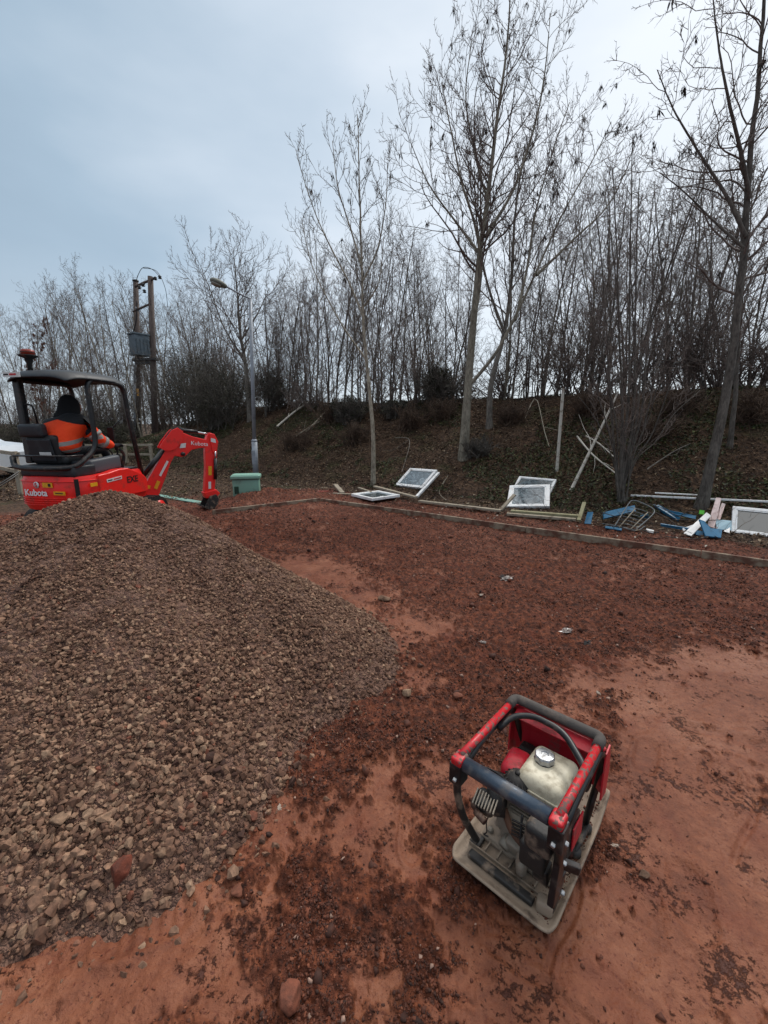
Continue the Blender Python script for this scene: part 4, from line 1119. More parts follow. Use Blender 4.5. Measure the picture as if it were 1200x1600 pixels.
# ------------------------------------------------------------------ the plate compactor
def mud_in_pan(root):
    rsx = np.random.RandomState(77); n = 900
    x = .145 + .024 * rsx.randn(n); y = .02 + .16 * rsx.randn(n)
    k = (np.abs(x) < .168) & (y < .25) & (y > -.30); x, y = x[k], y[k]
    z = .034 + .075 * np.clip((y - .122) / .17, 0, 1) ** 1.7
    o = scatter('caked_mud', CLODS, np.stack([x, y, z], 1), .002 + .006 * rsx.rand(len(x)) ** 2, np.clip(.5 + .2 * rsx.randn(len(x)), 0, .9), rsx, clod_m, smooth=True)
    o.parent = root; o['kind'] = 'stuff'
def compactor():
    root = empty('plate_compactor', (.582, 1.31, 0.012), R(-42.4), label='red framed petrol plate compactor standing on the clay', cat='compactor')
    # plate: pan with flared lips, modelled as a grid sheet with thickness
    W, Lh = .183, .292
    bm = bmesh.new(); nx, ny = 36, 56; vs = []
    for j in range(ny + 1):
        for i in range(nx + 1):
            x = -W + 2 * W * i / nx; y = -Lh + 2 * Lh * j / ny
            # rounded corners
            cx, cy = W - .045, Lh - .045
            ax, ay = abs(x) - cx, abs(y) - cy
            if ax > 0 and ay > 0:
                q = max(ax, ay) / .045; r = math.hypot(ax, ay) or 1e-6
                ax, ay = ax / r * q * .045, ay / r * q * .045
                x = math.copysign(cx + ax, x); y = math.copysign(cy + ay, y)
            ex = max(0, abs(x) - (W - .022)) / .022; ey = max(0, -y - (Lh - .028)) / .028; y = y * (1.13 if y < 0 else 1.0); eb = max(0, y - (Lh - .17)) / .17
            z = .030 + .020 * max(ex, ey) ** 1.4 + .075 * eb ** 1.7 + .02 * (ex ** 2) * eb
            z += .0015 * float(fbm(np.array([x]), np.array([y]), 18, 3)[0])
            vs.append(bm.verts.new((x, y, z)))
    for j in range(ny):
        for i in range(nx):
            k = j * (nx + 1) + i
            f = bm.faces.new((vs[k], vs[k + 1], vs[k + nx + 2], vs[k + nx + 1])); f.smooth = True
    me = bpy.data.meshes.new('base_plate'); bm.to_mesh(me); bm.free(); me.materials.append(tan_plate)
    o = bpy.data.objects.new('base_plate', me); COL.objects.link(o); o.parent = root
    s = o.modifiers.new('t', 'SOLIDIFY'); s.thickness = .008; s.offset = 0
    # sole block under the pan
    m = MB(); m.box((0, -.03, .014), (.30, .44, .026), bev=.008, seg=2); m.build('sole', blk_dusty, root)
    # front step bar, scraped black
    m = MB(); m.box((-.012, -.272, .046), (.235, .030, .020), bev=.006, seg=3); m.build('front_bar', blk_dusty, root)
    m = MB()
    m.box((.0, -.08, .050), (.255, .215, .030), bev=.008, seg=3)
    m.box((.0, -.175, .045), (.27, .03, .016), bev=.004, seg=2)
    m.build('engine_bed', tan_plate, root)
    m = MB()
    for x in (-.105, .105):
        for y in (-.165, .01): m.lathe([(.012, 0), (.012, .010), (.006, .013)], (x, y, .066), 6, smooth=False)
    m.lathe([(.008, 0), (.008, .008)], (.02, -.2, .036), 6); m.build('bolts', alu_dusty, root)
    m = MB()
    m.box((-.14, -.225, .0385), (.016, .016, .004)); m.box((.12, -.165, .0385), (.026, .022, .004)); m.build('slot', blk_paint, root)
    # lump of lifting bracket at the front right corner
    m = MB(); m.box((.138, -.262, .056), (.050, .042, .046), (0, 0, .2), bev=.01, seg=3); m.box((.150, -.235, .068), (.022, .06, .03), (0.3, 0, .1), bev=.006); m.build('corner_bracket', tan_plate, root)
    # protective frame -------------------------------------------------
    zf = .455; xl, xr = -.152, .168; yf, yb = -.333, .082
    m = MB()
    m.tube([(xl + .022, yf + .006, zf - .004), (xr - .022, yf + .006, zf - .004)], .0235, 18); m.build('front_bar', blue_steel, root)
    for x, sg in ((xl, -1), (xr, 1)):
        m = MB()
        m.tube([(x, yf + .012, zf + .010), (x, yf + .1, zf + .008), (x, yb - .05, zf + .006)], .0135, 14)
        m.box((x, yf + .006, zf + .004), (.040, .052, .026), bev=.007, seg=3)
        m.build('top_rail', red_worn, root)
        m = MB()
        m.box((x + sg * .003, yf + .008, zf - .045), (.044, .052, .076), bev=.004)
        m.build('corner_block', blk_paint, root)
        # lower black rail alongside the red one
        m = MB()
        m.tube(arc_path([(x + sg * .006, yf + .05, zf - .055), (x + sg * .006, yf + .15, zf - .028), (x + sg * .006, yb - .02, zf - .022), (x + sg * .004, yb + .055, zf - .13), (x * .92, yb + .07, .20), (x * .86, .10, .07)], .05), .0125, 12)
        m.build('side_tube', blk_paint, root)
    # rear grip bar with rounded ends
    m = MB()
    m.tube(arc_path([(xl, yb - .055, zf + .008), (xl, yb, zf + .010), (xr, yb, zf + .010), (xr, yb - .055, zf + .008)], .05, 7), .0185, 16); m.build('grip_bar', grey_foam, root)
    # inner hoop
    m = MB()
    m.tube(arc_path([(xl + .012, yb - .16, zf - .03), (xl + .03, yb - .09, zf - .005), (-.06, yb - .045, zf + .004), (.055, yb - .05, zf + .004), (xr - .02, yb - .13, zf - .02), (xr, yb - .16, zf - .03)], .05, 6), .0115, 12)
    m.build('inner_hoop', blk_paint, root)
    # legs
    m = MB(); m.tube(smooth_path([(xl - .004, yf + .012, zf - .07), (xl - .012, yf + .02, .31), (xl - .006, yf + .05, .20), (xl + .004, yf + .085, .12), (xl + .020, yf + .12, .042)], 5), .0130, 12)
    m.box((xl + .02, yf + .122, .044), (.042, .045, .014), bev=.004); m.build('leg', blk_dusty, root)
    m = MB()
    m.tube(smooth_path([(xr + .002, yf + .014, zf - .07), (xr + .004, yf + .03, .33), (xr - .004, yf + .07, .24)], 5), .0135, 12)
    m.box((xr - .004, yf + .070, .215), (.020, .060, .20), (-.16, 0, 0), bev=.004)
    m.box((xr - .010, yf + .098, .105), (.022, .050, .125), (-.28, .08, 0), bev=.005)
    m.box((xr + .01, yf + .12, .20), (.07, .022, .03), (0, .2, .5), bev=.004)
    m.build('leg', blk_paint, root)
    # rear hood (big red guard): curved sheet under the grip bar
    rings = []
    prof = [(yb + .012, zf - .014), (yb + .045, zf - .030), (yb + .072, zf - .075), (yb + .082, .30), (yb + .072, .215)]
    m = MB()
    for th_, flip in ((0, 1), (.006, -1)):
        pass
    outl = [(y, z) for y, z in prof] + [(y - .006, z - .004) for y, z in prof[::-1]]
    rings = []
    for i in range(13):
        f = i / 12; x = xl - .012 + (xr - xl + .028) * f
        inn = .035 * (abs(f - .5) * 2) ** 6
        rings.append([(x, y - inn, z) for y, z in outl])
    m.loft(rings, smooth=False); m.build('rear_hood', red_faded, root)
    for x in (xl - .014, xr + .018):
        m = MB(); m.prism([(yb + .05, zf - .04), (yb + .08, .30), (yb + .066, .20), (yb + .00, .215), (yb + .005, zf - .05)], .005, Matrix.Translation((x, 0, 0)) @ Matrix(((0, 0, 1, 0), (1, 0, 0, 0), (0, 1, 0, 0), (0, 0, 0, 1))))
        m.build('hood_side', red_faded, root)
    m = MB(); m.box(((xl + xr) / 2, yb - .022, zf - .030), (xr - xl - .03, .052, .005), (.35, 0, 0), bev=.002); m.build('hood_lip', red_faded, root)
    m = MB(); m.box((.01, yb + .025, .235), (.27, .05, .05), bev=.01); m.build('hood_tray', blk_dusty, root)
    # ---- engine
    m = MB()
    m.box((.015, -.10, .115), (.165, .15, .105), bev=.022, seg=4)
    m.lathe([(.060, -.085), (.066, -.07), (.066, .06), (.052, .075)], (0, 0, 0), 26, Matrix.Translation((.0, -.105, .13)) @ Matrix.Rotation(R(90), 4, 'Y'))
    m.box((.02, -.185, .10), (.10, .04, .07), (0.35, 0, 0), bev=.012, seg=3)
    m.tube([(-.03, -.17, .10), (-.035, -.205, .085)], .02, 12)
    m.tube([(.03, -.19, .12), (.04, -.225, .10), (.045, -.235, .07)], [.017, .020, .016], 12)
    m.build('crankcase', alu_dusty, root)
    m = MB()
    for k in range(7): m.box((.015, -.085, .175 + k * .013), (.125, .125 - .004 * k, .005), bev=.0015)
    m.box((.015, -.085, .215), (.09, .09, .095)); m.build('cylinder_fins', alu_dusty, root)
    # recoil starter on the left: round slotted cover
    X_ = Matrix.Translation((-.085, -.155, .235)) @ Matrix.Rotation(R(-100), 4, 'Y') @ Matrix.Rotation(R(20), 4, 'X')
    m = MB(); m.lathe([(.068, -.02), (.070, .015), (.060, .030), (.030, .036), (.012, .036)], (0, 0, 0), 30, X_)
    m.build('starter_cover', blk_dusty, root)
    m = MB()
    for k in range(18):
        a = 2 * math.pi * k / 18
        m.box((math.cos(a) * .052, math.sin(a) * .052, .027), (.024, .0065, .012), (0, 0, a), bev=.002, xf=X_)
    for k in range(5): m.box((.03 + .0 * k, -.215 + .0, .24 - .014 * k), (.07, .006, .006), (0, 0, .2), bev=.001)
    m.build('starter_vents', blk_paint, root)
    m = MB(); m.box((-.105, -.215, .232), (.075, .075, .055), (.1, .1, .15), bev=.02, seg=4); m.build('muffler', blk_dusty, root)
    m = MB()
    for k in range(8): m.box((-.135 + k * .0105, -.238 + k * .001, .256), (.0045, .055, .010), (.35, 0, .15), bev=.001)
    m.build('muffler_grille', alu_dusty, root)
    # pink red fan shroud behind the starter
    m = MB(); m.box((-.072, -.055, .285), (.085, .13, .085), (0, 0, .1), bev=.026, seg=6); m.build('fan_shroud', red_faded, root)
    m = MB(); m.lathe([(.045, 0), (.044, .02), (.030, .038), (.012, .044)], (-.03, -.135, .30), 26); m.lathe([(.012, 0), (.010, .008)], (-.03, -.135, .344), 12)
    for k in range(16):
        a = 2 * math.pi * k / 16; m.box((-.03 + math.cos(a) * .035, -.135 + math.sin(a) * .035, .322), (.022, .005, .016), (0, .6, a), bev=.001)
    m.build('air_intake', blk_dusty, root)
    # tank: soft block with rolled seam
    m = MB(); m.box((0, 0, 0), (.158, .19, .090), bev=.030, seg=7)
    T = Matrix.Translation((.045, -.055, .322)) @ Matrix.Rotation(R(0), 4, 'Z')
    o = m.build('fuel_tank', tank_paint, root); o.matrix_local = T
    for p in o.data.polygons: p.use_smooth = True
    m = MB(); m.box((0, 0, -.006), (.164, .198, .007), bev=.003, seg=2); m.build('tank_seam', tank_paint, o)
    m = MB(); m.lathe([(.035, .0), (.036, .004), (.030, .006)], (-.022, .012, .040), 28); m.build('filler_neck', blk_dusty, o)
    m = MB()
    pr = []
    n = 40; rings = []
    for r0, z0 in ((.031, .046), (.0335, .050), (.0335, .066), (.030, .071), (.014, .072), (.012, .069)):
        rings.append([(-.022 + (r0 + (.0016 if z0 < .07 else .0008) * math.cos(8 * 2 * math.pi * j / n)) * math.cos(2 * math.pi * j / n), .012 + (r0 + (.0016 if z0 < .07 else .0008) * math.cos(8 * 2 * math.pi * j / n)) * math.sin(2 * math.pi * j / n), z0) for j in range(n)])
    m.loft(rings, smooth=False); m.build('tank_cap', cap_metal, o)
    m = MB(); m.box((.102, -.245, .285), (.085, .085, .085), (0, 0, 0), bev=.016, seg=4); m.build('air_filter', blk_dusty, root)
    m = MB(); m.box((.085, -.243, .195), (.085, .055, .09), bev=.012, seg=3); m.box((.11, -.235, .145), (.05, .05, .07), (.2, 0, 0), bev=.008); m.build('carburettor', blk_dusty, root)
    m = MB(); m.prism([(-.10, .08), (-.12, .22), (-.06, .25), (.02, .20), (.03, .10), (-.05, .06)], .03, Matrix.Translation((.128, 0, -.005)) @ Matrix(((0, 0, 1, 0), (1, 0, 0, 0), (0, 1, 0, 0), (0, 0, 0, 1))))
    m.build('belt_guard', blk_dusty, root, bevel=.006)
    m = MB(); m.box((.148, -.02, .14), (.006, .10, .09), bev=.002); m.build('guard_panel', red_faded, root)
    mud_in_pan(root)
    # recoil handle, spark lead, throttle, stiffening ribs, nuts
    m = MB(); m.tube([(-.118, -.262, .222), (-.075, -.275, .222)], .012, 12); m.lathe([(.016, 0), (.022, .012), (.020, .03), (.010, .036)], (-.13, -.235, .205), 16); m.build('recoil_handle', M("brown handle plastic", rgb(70, 44, 38), .55, dirt=DUST, dirt_amt=.5), root)
    m = MB(); m.tube(smooth_path([(.03, -.03, .365), (.07, .03, .345), (.11, .04, .30), (.10, .02, .24)], 6), .0042, 8); m.build('spark_lead', hose_mat, root)
    m = MB(); m.box((.062, -.205, .262), (.012, .075, .006), (0, 0, .5), bev=.001); m.lathe([(.009, 0), (.009, .01)], (.075, -.228, .262), 12); m.build('throttle_lever', alu_dusty, root)
    m = MB()
    for k in range(5): m.box((-.09 + .045 * k, -.205, .047), (.005, .05, .012), bev=.001)
    m.box((0, -.236, .043), (.30, .004, .010)); m.build('plate_ribs', tan_plate, root)
    for (x, y, z) in ((xl - .023, yf + .008, zf - .06), (xr + .026, yf + .008, zf - .06), (xl, yf - .020, zf - .06), (xr, yf - .020, zf - .06), (xr + .010, yf + .075, .25), (xr + .008, yf + .10, .11)):
        m = MB(); m.box((x, y, z), (.013, .013, .013), (.4, .3, .2), bev=.003); m.build('nut', cap_metal, root)
    m = MB(); m.box((-.02, -.145, .275), (.05, .012, .05), (.2, 0, .1), bev=.003); m.tube(smooth_path([(-.06, -.16, .19), (-.01, -.20, .17), (.05, -.21, .15), (.07, -.19, .10)], 5), .012, 10); m.build('exhaust_pipe', M("rusty exhaust", rgb(96, 66, 50), .8, dirt=rgb(60, 48, 42), dirt_amt=.7), root)
    m = MB(); m.tube(smooth_path([(xl + .02, yf + .03, zf - .02), (-.08, -.24, .40), (-.02, -.20, .35), (.04, -.17, .32)], 6), .0035, 8); m.build('throttle_cable', hose_mat, root)
    m = MB(); m.tube(smooth_path([(-.09, -.19, .20), (-.105, -.20, .14), (-.10, -.205, .10), (-.115, -.195, .07), (-.10, -.19, .066)], 5), .0024, 6); m.build('hose', hose_mat, root)
    m = MB(); m.tube(smooth_path([(.02, -.20, .26), (.035, -.235, .19), (.05, -.22, .12), (.03, -.2, .09)], 5), .004, 8); m.build('hose', hose_mat, root)
    m = MB(); m.tube(smooth_path([(-.02, -.12, .34), (.03, -.19, .30), (.07, -.21, .24)], 5), .003, 6); m.build('hose', hose_mat, root)
    m = MB()
    for y in (-.02, .10): m.lathe([(.018, 0), (.020, .006), (.020, .02), (.013, .024)], (.150, y, .040), 14)
    m.tube([(.150, -.03, .06), (.156, .10, .066)], .009, 10)
    m.build('tie_down', blk_dusty, root)
    m = MB()
    for x in (-.13, .13):
        for y in (-.03,): m.lathe([(.02, 0), (.022, .02), (.02, .04)], (x, y, .035), 14)
    m.build('rubber_mount', blk_rubber, root)
    return root
compactor()

# ------------------------------------------------------------------ the mini digger
EX = Vector((-4.37, 6.02, 0)); HD = R(80)
def digger():
    root = empty('mini_digger', EX, HD, label='red and black mini digger behind the gravel heap', cat='digger')
    # tracks & undercarriage
    for sgn in (-1, 1):
        m = MB(); n = 40; rings = []
        for w in (-.115, .115):
            ring = []
            for k in range(n):
                a = 2 * math.pi * k / n; cx = .58 if math.cos(a) > 0 else -.58
                ring.append((cx + .19 * math.cos(a), sgn * .43 + w, .19 + .19 * math.sin(a)))
            rings.append(ring)
        m.loft(rings, smooth=False)
        for k in range(22):
            x = -.6 + k * 1.2 / 21
            m.box((x, sgn * .43, .385), (.025, .225, .02)); m.box((x, sgn * .43, .002), (.025, .225, .02))
        t = m.build('track', blk_rubber, root); t.location = (.24, 0, 0)
        for x in (-.58, .58):
            m = MB(); m.lathe([(.13, -.12), (.13, .12)], (0, 0, 0), 20, Matrix.Translation((x, sgn * .43, .19)) @ Matrix.Rotation(R(90), 4, 'X'))
            m.build('sprocket', red_paint, t)
    m = MB(); m.box((0, 0, .26), (.9, .64, .16), bev=.02); m.lathe([(.3, 0), (.3, .1)], (0, 0, .33), 28); m.build('undercarriage', blk_paint, root)
    m = MB(); m.box((.98, 0, .16), (.06, 1.0, .26), (0, -.15, 0), bev=.015); m.box((.75, .3, .2), (.45, .06, .08)); m.box((.75, -.3, .2), (.45, .06, .08)); m.build('dozer_blade', red_paint, root)
    # house body
    def plan(rear, hw, front, n=14, zz=0, sq=3.6):
        pts = []
        for k in range(n + 1):
            a = math.pi / 2 + math.pi * k / n
            c, s_ = math.cos(a), math.sin(a)
            x = -abs(c) ** (2 / sq) * rear; y = math.copysign(abs(s_) ** (2 / sq), s_) * hw
            pts.append((x, y, zz))
        pts += [(front * .5, -hw, zz), (front, -hw * .93, zz), (front, hw * .93, zz), (front * .5, hw, zz)]
        return pts
    m = MB(); m.loft([plan(.60, .50, .62, zz=.42), plan(.62, .515, .64, zz=.47), plan(.64, .52, .64, zz=.62), plan(.635, .52, .62, zz=.80), plan(.61, .50, .60, zz=.862)], smooth=True)
    body = m.build('body', red_paint, root)
    mod = body.modifiers.new('es', 'EDGE_SPLIT'); mod.split_angle = R(35)
    # engine hood grooves
    m = MB()
    for zz in (.50, .53, .56, .59):
        pl = plan(.645, .522, 0, zz=zz)[3:13]
        m.tube([Vector(p) for p in pl], .005, 6)
    m.tube([Vector((p[0] * 1.002, p[1] * 1.002, .806)) for p in plan(.638, .522, .6, zz=0)[:15]], .006, 6)
    m.build('body_rib', red_paint, root)
    m = MB(); m.box((-.555, -.455, .66), (.008, .05, .36), (0, 0, .6)); m.build('panel_gap', black_txt, root)
    # right side pod rising toward the front (the swoop above the pile)
    m = MB()
    side = [(-.28, .80), (-.28, .862), (-.1, .875), (.08, .905), (.26, .905), (.42, .84), (.56, .77), (.62, .70), (.62, .50), (-.28, .50)]
    m.prism(side, .14, Matrix.Translation((0, -.462, 0)) @ Matrix(((1, 0, 0, 0), (0, 0, 1, 0), (0, 1, 0, 0), (0, 0, 0, 1))))
    m.build('side_cover', red_paint, root, bevel=.018, seg=3)
    # floor, consoles
    m = MB(); m.box((.25, 0, .87), (.72, .78, .03)); m.build('floor', blk_paint, root)
    m = MB(); m.box((-.36, 0, .93), (.36, .84, .15), bev=.03, seg=3); m.box((-.20, 0, 1.00), (.2, .55, .1), bev=.02); m.build('seat_base', blk_plastic, root)
    gcp = M("grey console plastic", rgb(84, 87, 92), .5)
    m = MB(); m.box((.02, -.34, .98), (.55, .13, .20), (0, -.08, 0), bev=.04, seg=4); m.build('console', gcp, root)
    m = MB(); m.box((.02, .36, .96), (.5, .12, .18), bev=.04, seg=4); m.build('console', gcp, root)
    # seat
    st = empty('seat', (0, 0, 0)); st.parent = root
    m = MB(); m.box((-.14, .08, 1.06), (.46, .48, .12), bev=.05, seg=5); m.build('cushion', seat_vinyl, st)
    m = MB(); m.box((-.36, .14, 1.20), (.12, .46, .40), (0, -.18, 0), bev=.05, seg=5); m.build('backrest', seat_vinyl, st)
    m = MB(); m.box((-.435, .14, 1.20), (.03, .37, .30), (0, -.18, 0), bev=.012); m.build('back_shell', blk_plastic, st)
    m = MB(); m.box((-.456, .06, 1.15), (.004, .18, .055), (0, -.18, 0)); m.build('seat_label', white_st, st)
    m = MB(); m.box((-.44, .22, 1.46), (.12, .36, .17), (0, -.1, 0), bev=.035, seg=4); m.build('document_box', blk_plastic, root)
    m = MB(); m.tube(arc_path([(-.10, -.26, 1.10), (-.12, -.27, 1.22), (.12, -.27, 1.22)], .05), .024, 10); m.box((.03, -.30, 1.19), (.30, .09, .05), bev=.02, seg=3); m.build('armrest', seat_vinyl, root)
    # levers
    for y in (-.33, .34):
        m = MB(); m.tube(smooth_path([(.28, y, 1.02), (.32, y, 1.12), (.31, y, 1.20)], 4), .012, 8); m.lathe([(.018, 0), (.024, .04), (.018, .09)], (.31, y, 1.16), 12); m.build('joystick', blk_rubber, root)
    m = MB()
    for y in (-.05, .05): m.tube(smooth_path([(.52, y, .88), (.52, y, 1.08), (.47, y, 1.16)], 4), .010, 8); 
    m.build('travel_lever', blk_paint, root)
    m = MB(); m.lathe([(.03, 0), (.05, .1), (.025, .2)], (.36, -.30, .90), 12); m.tube(smooth_path([(.34, -.36, .9), (.38, -.38, 1.08), (.33, -.36, 1.18)], 4), .02, 8); m.build('lever_boot', blk_rubber, root)
    # canopy frame: near side hoop
    yR, yL = -.44, .44
    m = MB()
    m.tube(arc_path([(.60, yR - .03, .70), (.50, yR, 1.60), (.46, yR, 2.11), (-.17, yR, 2.13), (-.15, yR, 1.22), (-.50, yR + .02, .98), (-.66, yR + .25, .98), (-.66, yL - .25, .98), (-.62, yL - .05, 1.0), (-.58, yL, 1.12)], .15, 7), .034, 12)
    m.build('canopy_frame', blk_paint, root)
    m = MB()
    m.tube(arc_path([(.50, yL, .90), (.48, yL, 1.5), (.44, yL, 2.11), (-.30, yL, 2.11)], .12, 6), .030, 12)
    m.build('canopy_frame', blk_paint, root)
    m = MB(); m.box((-.37, yL - .03, 1.58), (.08, .10, 1.12), (0, 0, 0), bev=.015); m.build('canopy_post', blk_paint, root)
    m = MB(); m.tube([(-.62, -.36, 1.14), (-.62, .38, 1.14)], .012, 8); m.tube(arc_path([(-.62, -.36, 1.14), (-.60, -.46, 1.14), (-.40, -.46, 1.14)], .05), .012, 8); m.build('guard_rail', blk_paint, root)
    # mirrors
    for y, x0, z0 in ((yL + .10, .50, 1.42), ):
        m = MB(); m.tube(arc_path([(.48, yL, 1.68), (.50, y, 1.70), (.50, y, 1.3)], .04), .009, 8); m.box((.50, y, 1.45), (.03, .11, .24), bev=.012, seg=3); m.build('mirror', blk_paint, root)
    m = MB(); m.tube(arc_path([(-.40, yL - .05, 1.80), (-.30, yL - .12, 1.80), (-.28, yL - .14, 1.5)], .05), .012, 8); m.build('grab_handle', blk_paint, root)
    m = MB(); m.box((.30, -.28, 1.40), (.02, .09, .20), (0, 0, .3), bev=.008); m.tube([(.36, -.40, 1.60), (.31, -.30, 1.48)], .008, 8); m.build('mirror', blk_paint, root)
    # roof: crowned panel with rolled rim
    n = 12; bm = bmesh.new(); g = []
    for i in range(n + 1):
        row = []
        for j in range(n + 1):
            fx = -1 + 2 * i / n; fy = -1 + 2 * j / n
            # squircle
            x = fx * math.sqrt(1 - .18 * fy * fy) * .56; y = fy * math.sqrt(1 - .14 * fx * fx) * .50
            z = 2.245 - .055 * abs(fx) ** 4 - .06 * abs(fy) ** 4
            if max(abs(fx), abs(fy)) > .99: z -= .055
            row.append(bm.verts.new((x + .01, y, z)))
        g.append(row)
    for i in range(n):
        for j in range(n):
            f = bm.faces.new((g[i][j], g[i + 1][j], g[i + 1][j + 1], g[i][j + 1])); f.smooth = True
    me = bpy.data.meshes.new('canopy_roof'); bm.to_mesh(me); bm.free(); me.materials.append(blk_plastic)
    rf = bpy.data.objects.new('canopy_roof', me); COL.objects.link(rf); rf.parent = root
    s = rf.modifiers.new('s', 'SOLIDIFY'); s.thickness = .035; s.offset = -1
    s = rf.modifiers.new('b', 'SUBSURF'); s.levels = 1; s.render_levels = 1
    # sticker on roof rear rim
    m = MB(); m.box((-.562, .25, 2.158), (.004, .26, .062)); sk = m.build('roof_sticker', white_st, root)
    m = MB(); m.box((-.566, .23, 2.160), (.003, .10, .022)); m.build('sticker_band', red_txt, sk)
    m = MB(); m.box((-.566, .335, 2.160), (.003, .07, .018)); m.build('sticker_band', black_txt, sk)
    # beacon
    bc = empty('beacon', (-.26, .30, 2.22)); bc.parent = root
    m = MB(); m.lathe([(.028, 0), (.028, .10), (.045, .14), (.045, .17), (.11, .20), (.11, .215)], (0, 0, 0), 20); m.build('beacon_base', blk_rubber, bc)
    m = MB(); m.lathe([(.075, .216), (.078, .25), (.072, .278), (.06, .286)], (0, 0, 0), 24); m.build('beacon_lens', orange_lens, bc)
    m = MB(); m.lathe([(.080, .245), (.080, .255)], (0, 0, 0), 24); m.build('beacon_ring', blk_rubber, bc)
    # stickers & lettering. rear-right corner faces the camera
    rear = Matrix(((0, 0, -1), (-1, 0, 0), (0, 1, 0)))                  # text x -> -y, up -> z, normal -x
    def on_rear(ang):   # rotate about z for the curved corner
        return Matrix.Rotation(ang, 3, 'Z') @ rear
    def put(u_y, z):    # point on rear curve at lateral y
        rr_, hw = .64, .52; yy = abs(u_y) / hw
        x = -rr_ * (1 - yy ** 3.6) ** (1 / 3.6)
        return x
    sxr = Matrix(((1, 0, 0), (0, 0, -1), (0, 1, 0)))                    # text on the right side: x -> +x, up -> z, normal -y
    x0 = put(.30, 0)
    text('brand_lettering', 'Kubota', .118, white_txt, root, (-.646, .27, .622), on_rear(.0), bold=.003)
    m = MB(); m.lathe([(.042, 0), (.042, .003)], (0, 0, 0), 24, Matrix.Translation((-.642, .07, .765)) @ Matrix.Rotation(R(-90), 4, 'Y')); bd = m.build('round_badge', white_st, root)
    text('badge_letter', 'S', .075, red_txt, bd, (-.647, .093, .739), on_rear(0), bold=.003)
    m = MB(); m.box((-.641, -.10, .765), (.006, .15, .062)); ws = m.build('warning_sticker', yellow, root)
    m = MB(); m.box((-.645, -.13, .765), (.003, .04, .04)); m.build('sticker_mark', black_txt, ws)
    m = MB(); m.box((-.638, -.26, .66), (.010, .17, .048)); ws = m.build('warning_sticker', yellow, root)
    m = MB(); m.box((-.644, -.26, .66), (.003, .12, .012)); m.build('sticker_mark', black_txt, ws)
    m = MB(); m.box((-.36, -.522, .745), (.11, .004, .05)); m.build('warning_sticker', yellow, root)
    m = MB(); m.box((-.02, -.5345, .775), (.27, .004, .045), (0, -.08, 0)); sk = m.build('hire_sticker', white_st, root)
    m = MB(); m.box((.03, -.5375, .779), (.14, .003, .018), (0, -.08, 0)); m.build('sticker_band', red_txt, sk)
    m = MB(); m.box((-.10, -.5375, .770), (.08, .003, .016), (0, -.08, 0)); m.build('sticker_band', black_txt, sk)
    text('stencil_lettering', 'EXE', .13, black_txt, root, (.20, -.536, .69), sxr, bold=.003)
    # ---------------- boom, arm and bucket, swung to the right of the body
    piv = Vector((.78, -.02, 0))
    pw = EX + Matrix.Rotation(HD, 3, 'Z') @ piv; pw = Vector((-4.25, 6.82, 0))
    bh = R(40); bd_ = Vector((math.cos(bh), math.sin(bh), 0)); nn = Vector((-bd_.y, bd_.x, 0))
    inv = (Matrix.Translation(EX) @ Matrix.Rotation(HD, 4, 'Z')).inverted()
    frame = inv @ Matrix(((bd_.x, 0, -nn.x * -1, pw.x), (bd_.y, 0, -nn.y * -1, pw.y), (0, 1, 0, 0), (0, 0, 0, 1)))
    def bp(u, v):     # photo point -> (distance, height) in the boom plane
        p = atP(u, v, pw, nn); return ((p - pw).dot(bd_), p.z)
    def plate(name, pix, w, mat, off=0, par=root, bev=.012):
        m = MB(); m.prism([bp(*p) for p in pix], w, frame @ Matrix.Translation((0, 0, off))); return m.build(name, mat, par, bevel=bev, seg=2)
    def rod(name, p, q, r, mat, off=0, par=root, n=14):
        a = bp(*p); b = bp(*q); m = MB()
        m.tube([frame @ Vector((a[0], a[1], off)), frame @ Vector((b[0], b[1], off))], r, n); return m.build(name, mat, par)
    m = MB(); m.box((.70, -.02, .50), (.30, .26, .24), bev=.03); m.lathe([(.08, -.18), (.08, .2)], (.80, -.02, .52), 18); m.build('swing_post', red_paint, root)
    boom = plate('boom', [(222, 770), (229, 752), (252, 712), (262, 690), (272, 678), (285, 676), (300, 682), (326, 688), (326, 699), (310, 700), (298, 703), (289, 712), (282, 714), (272, 712), (266, 722), (258, 745), (247, 774), (236, 778)], .11, red_paint)
    for off in (-.085, .085):
        plate('head_plate', [(247, 699), (252, 690), (266, 672), (275, 668), (284, 674), (282, 690), (272, 702), (264, 704), (256, 704)], .022, red_paint, off, boom, .006)
    rod('pivot_pin', (272, 697), (272.2, 697.2), .03, blk_paint, 0, boom)
    m = MB(); a = bp(284, 709); m.tube([frame @ Vector((a[0], a[1], -.1)), frame @ Vector((a[0], a[1], .1))], .035, 14); m.build('work_lamp', blk_paint, boom)
    rod('ram', (219, 748), (256, 702), .042, blk_paint, -.02)
    rod('ram_rod', (254, 705), (262, 694), .022, chrome, -.02)
    rod('ram', (281, 672), (308, 675), .034, blk_paint, 0)
    rod('ram_rod', (306, 675), (328, 679), .018, chrome, 0)
    arm = plate('arm', [(319, 694), (322, 680), (327, 676), (334, 679), (338, 692), (338, 700), (336, 740), (334, 766), (328, 770), (318, 768), (320, 730), (319, 706)], .12, red_paint)
    plate('link_plate', [(324, 676), (333, 678), (339, 690), (336, 712), (330, 706), (326, 690)], .17, red_paint, 0, arm)
    rod('ram', (334, 716), (334, 748), .030, blk_paint, -.09, arm)
    rod('ram_rod', (334, 705), (334, 718), .016, chrome, -.09, arm)
    rod('hose', (338, 700), (337, 758), .012, hose_mat, .06, arm, 8)
    plate('bucket_link', [(316, 769), (336, 764), (342, 770), (336, 777), (320, 778)], .16, red_paint, 0, arm)
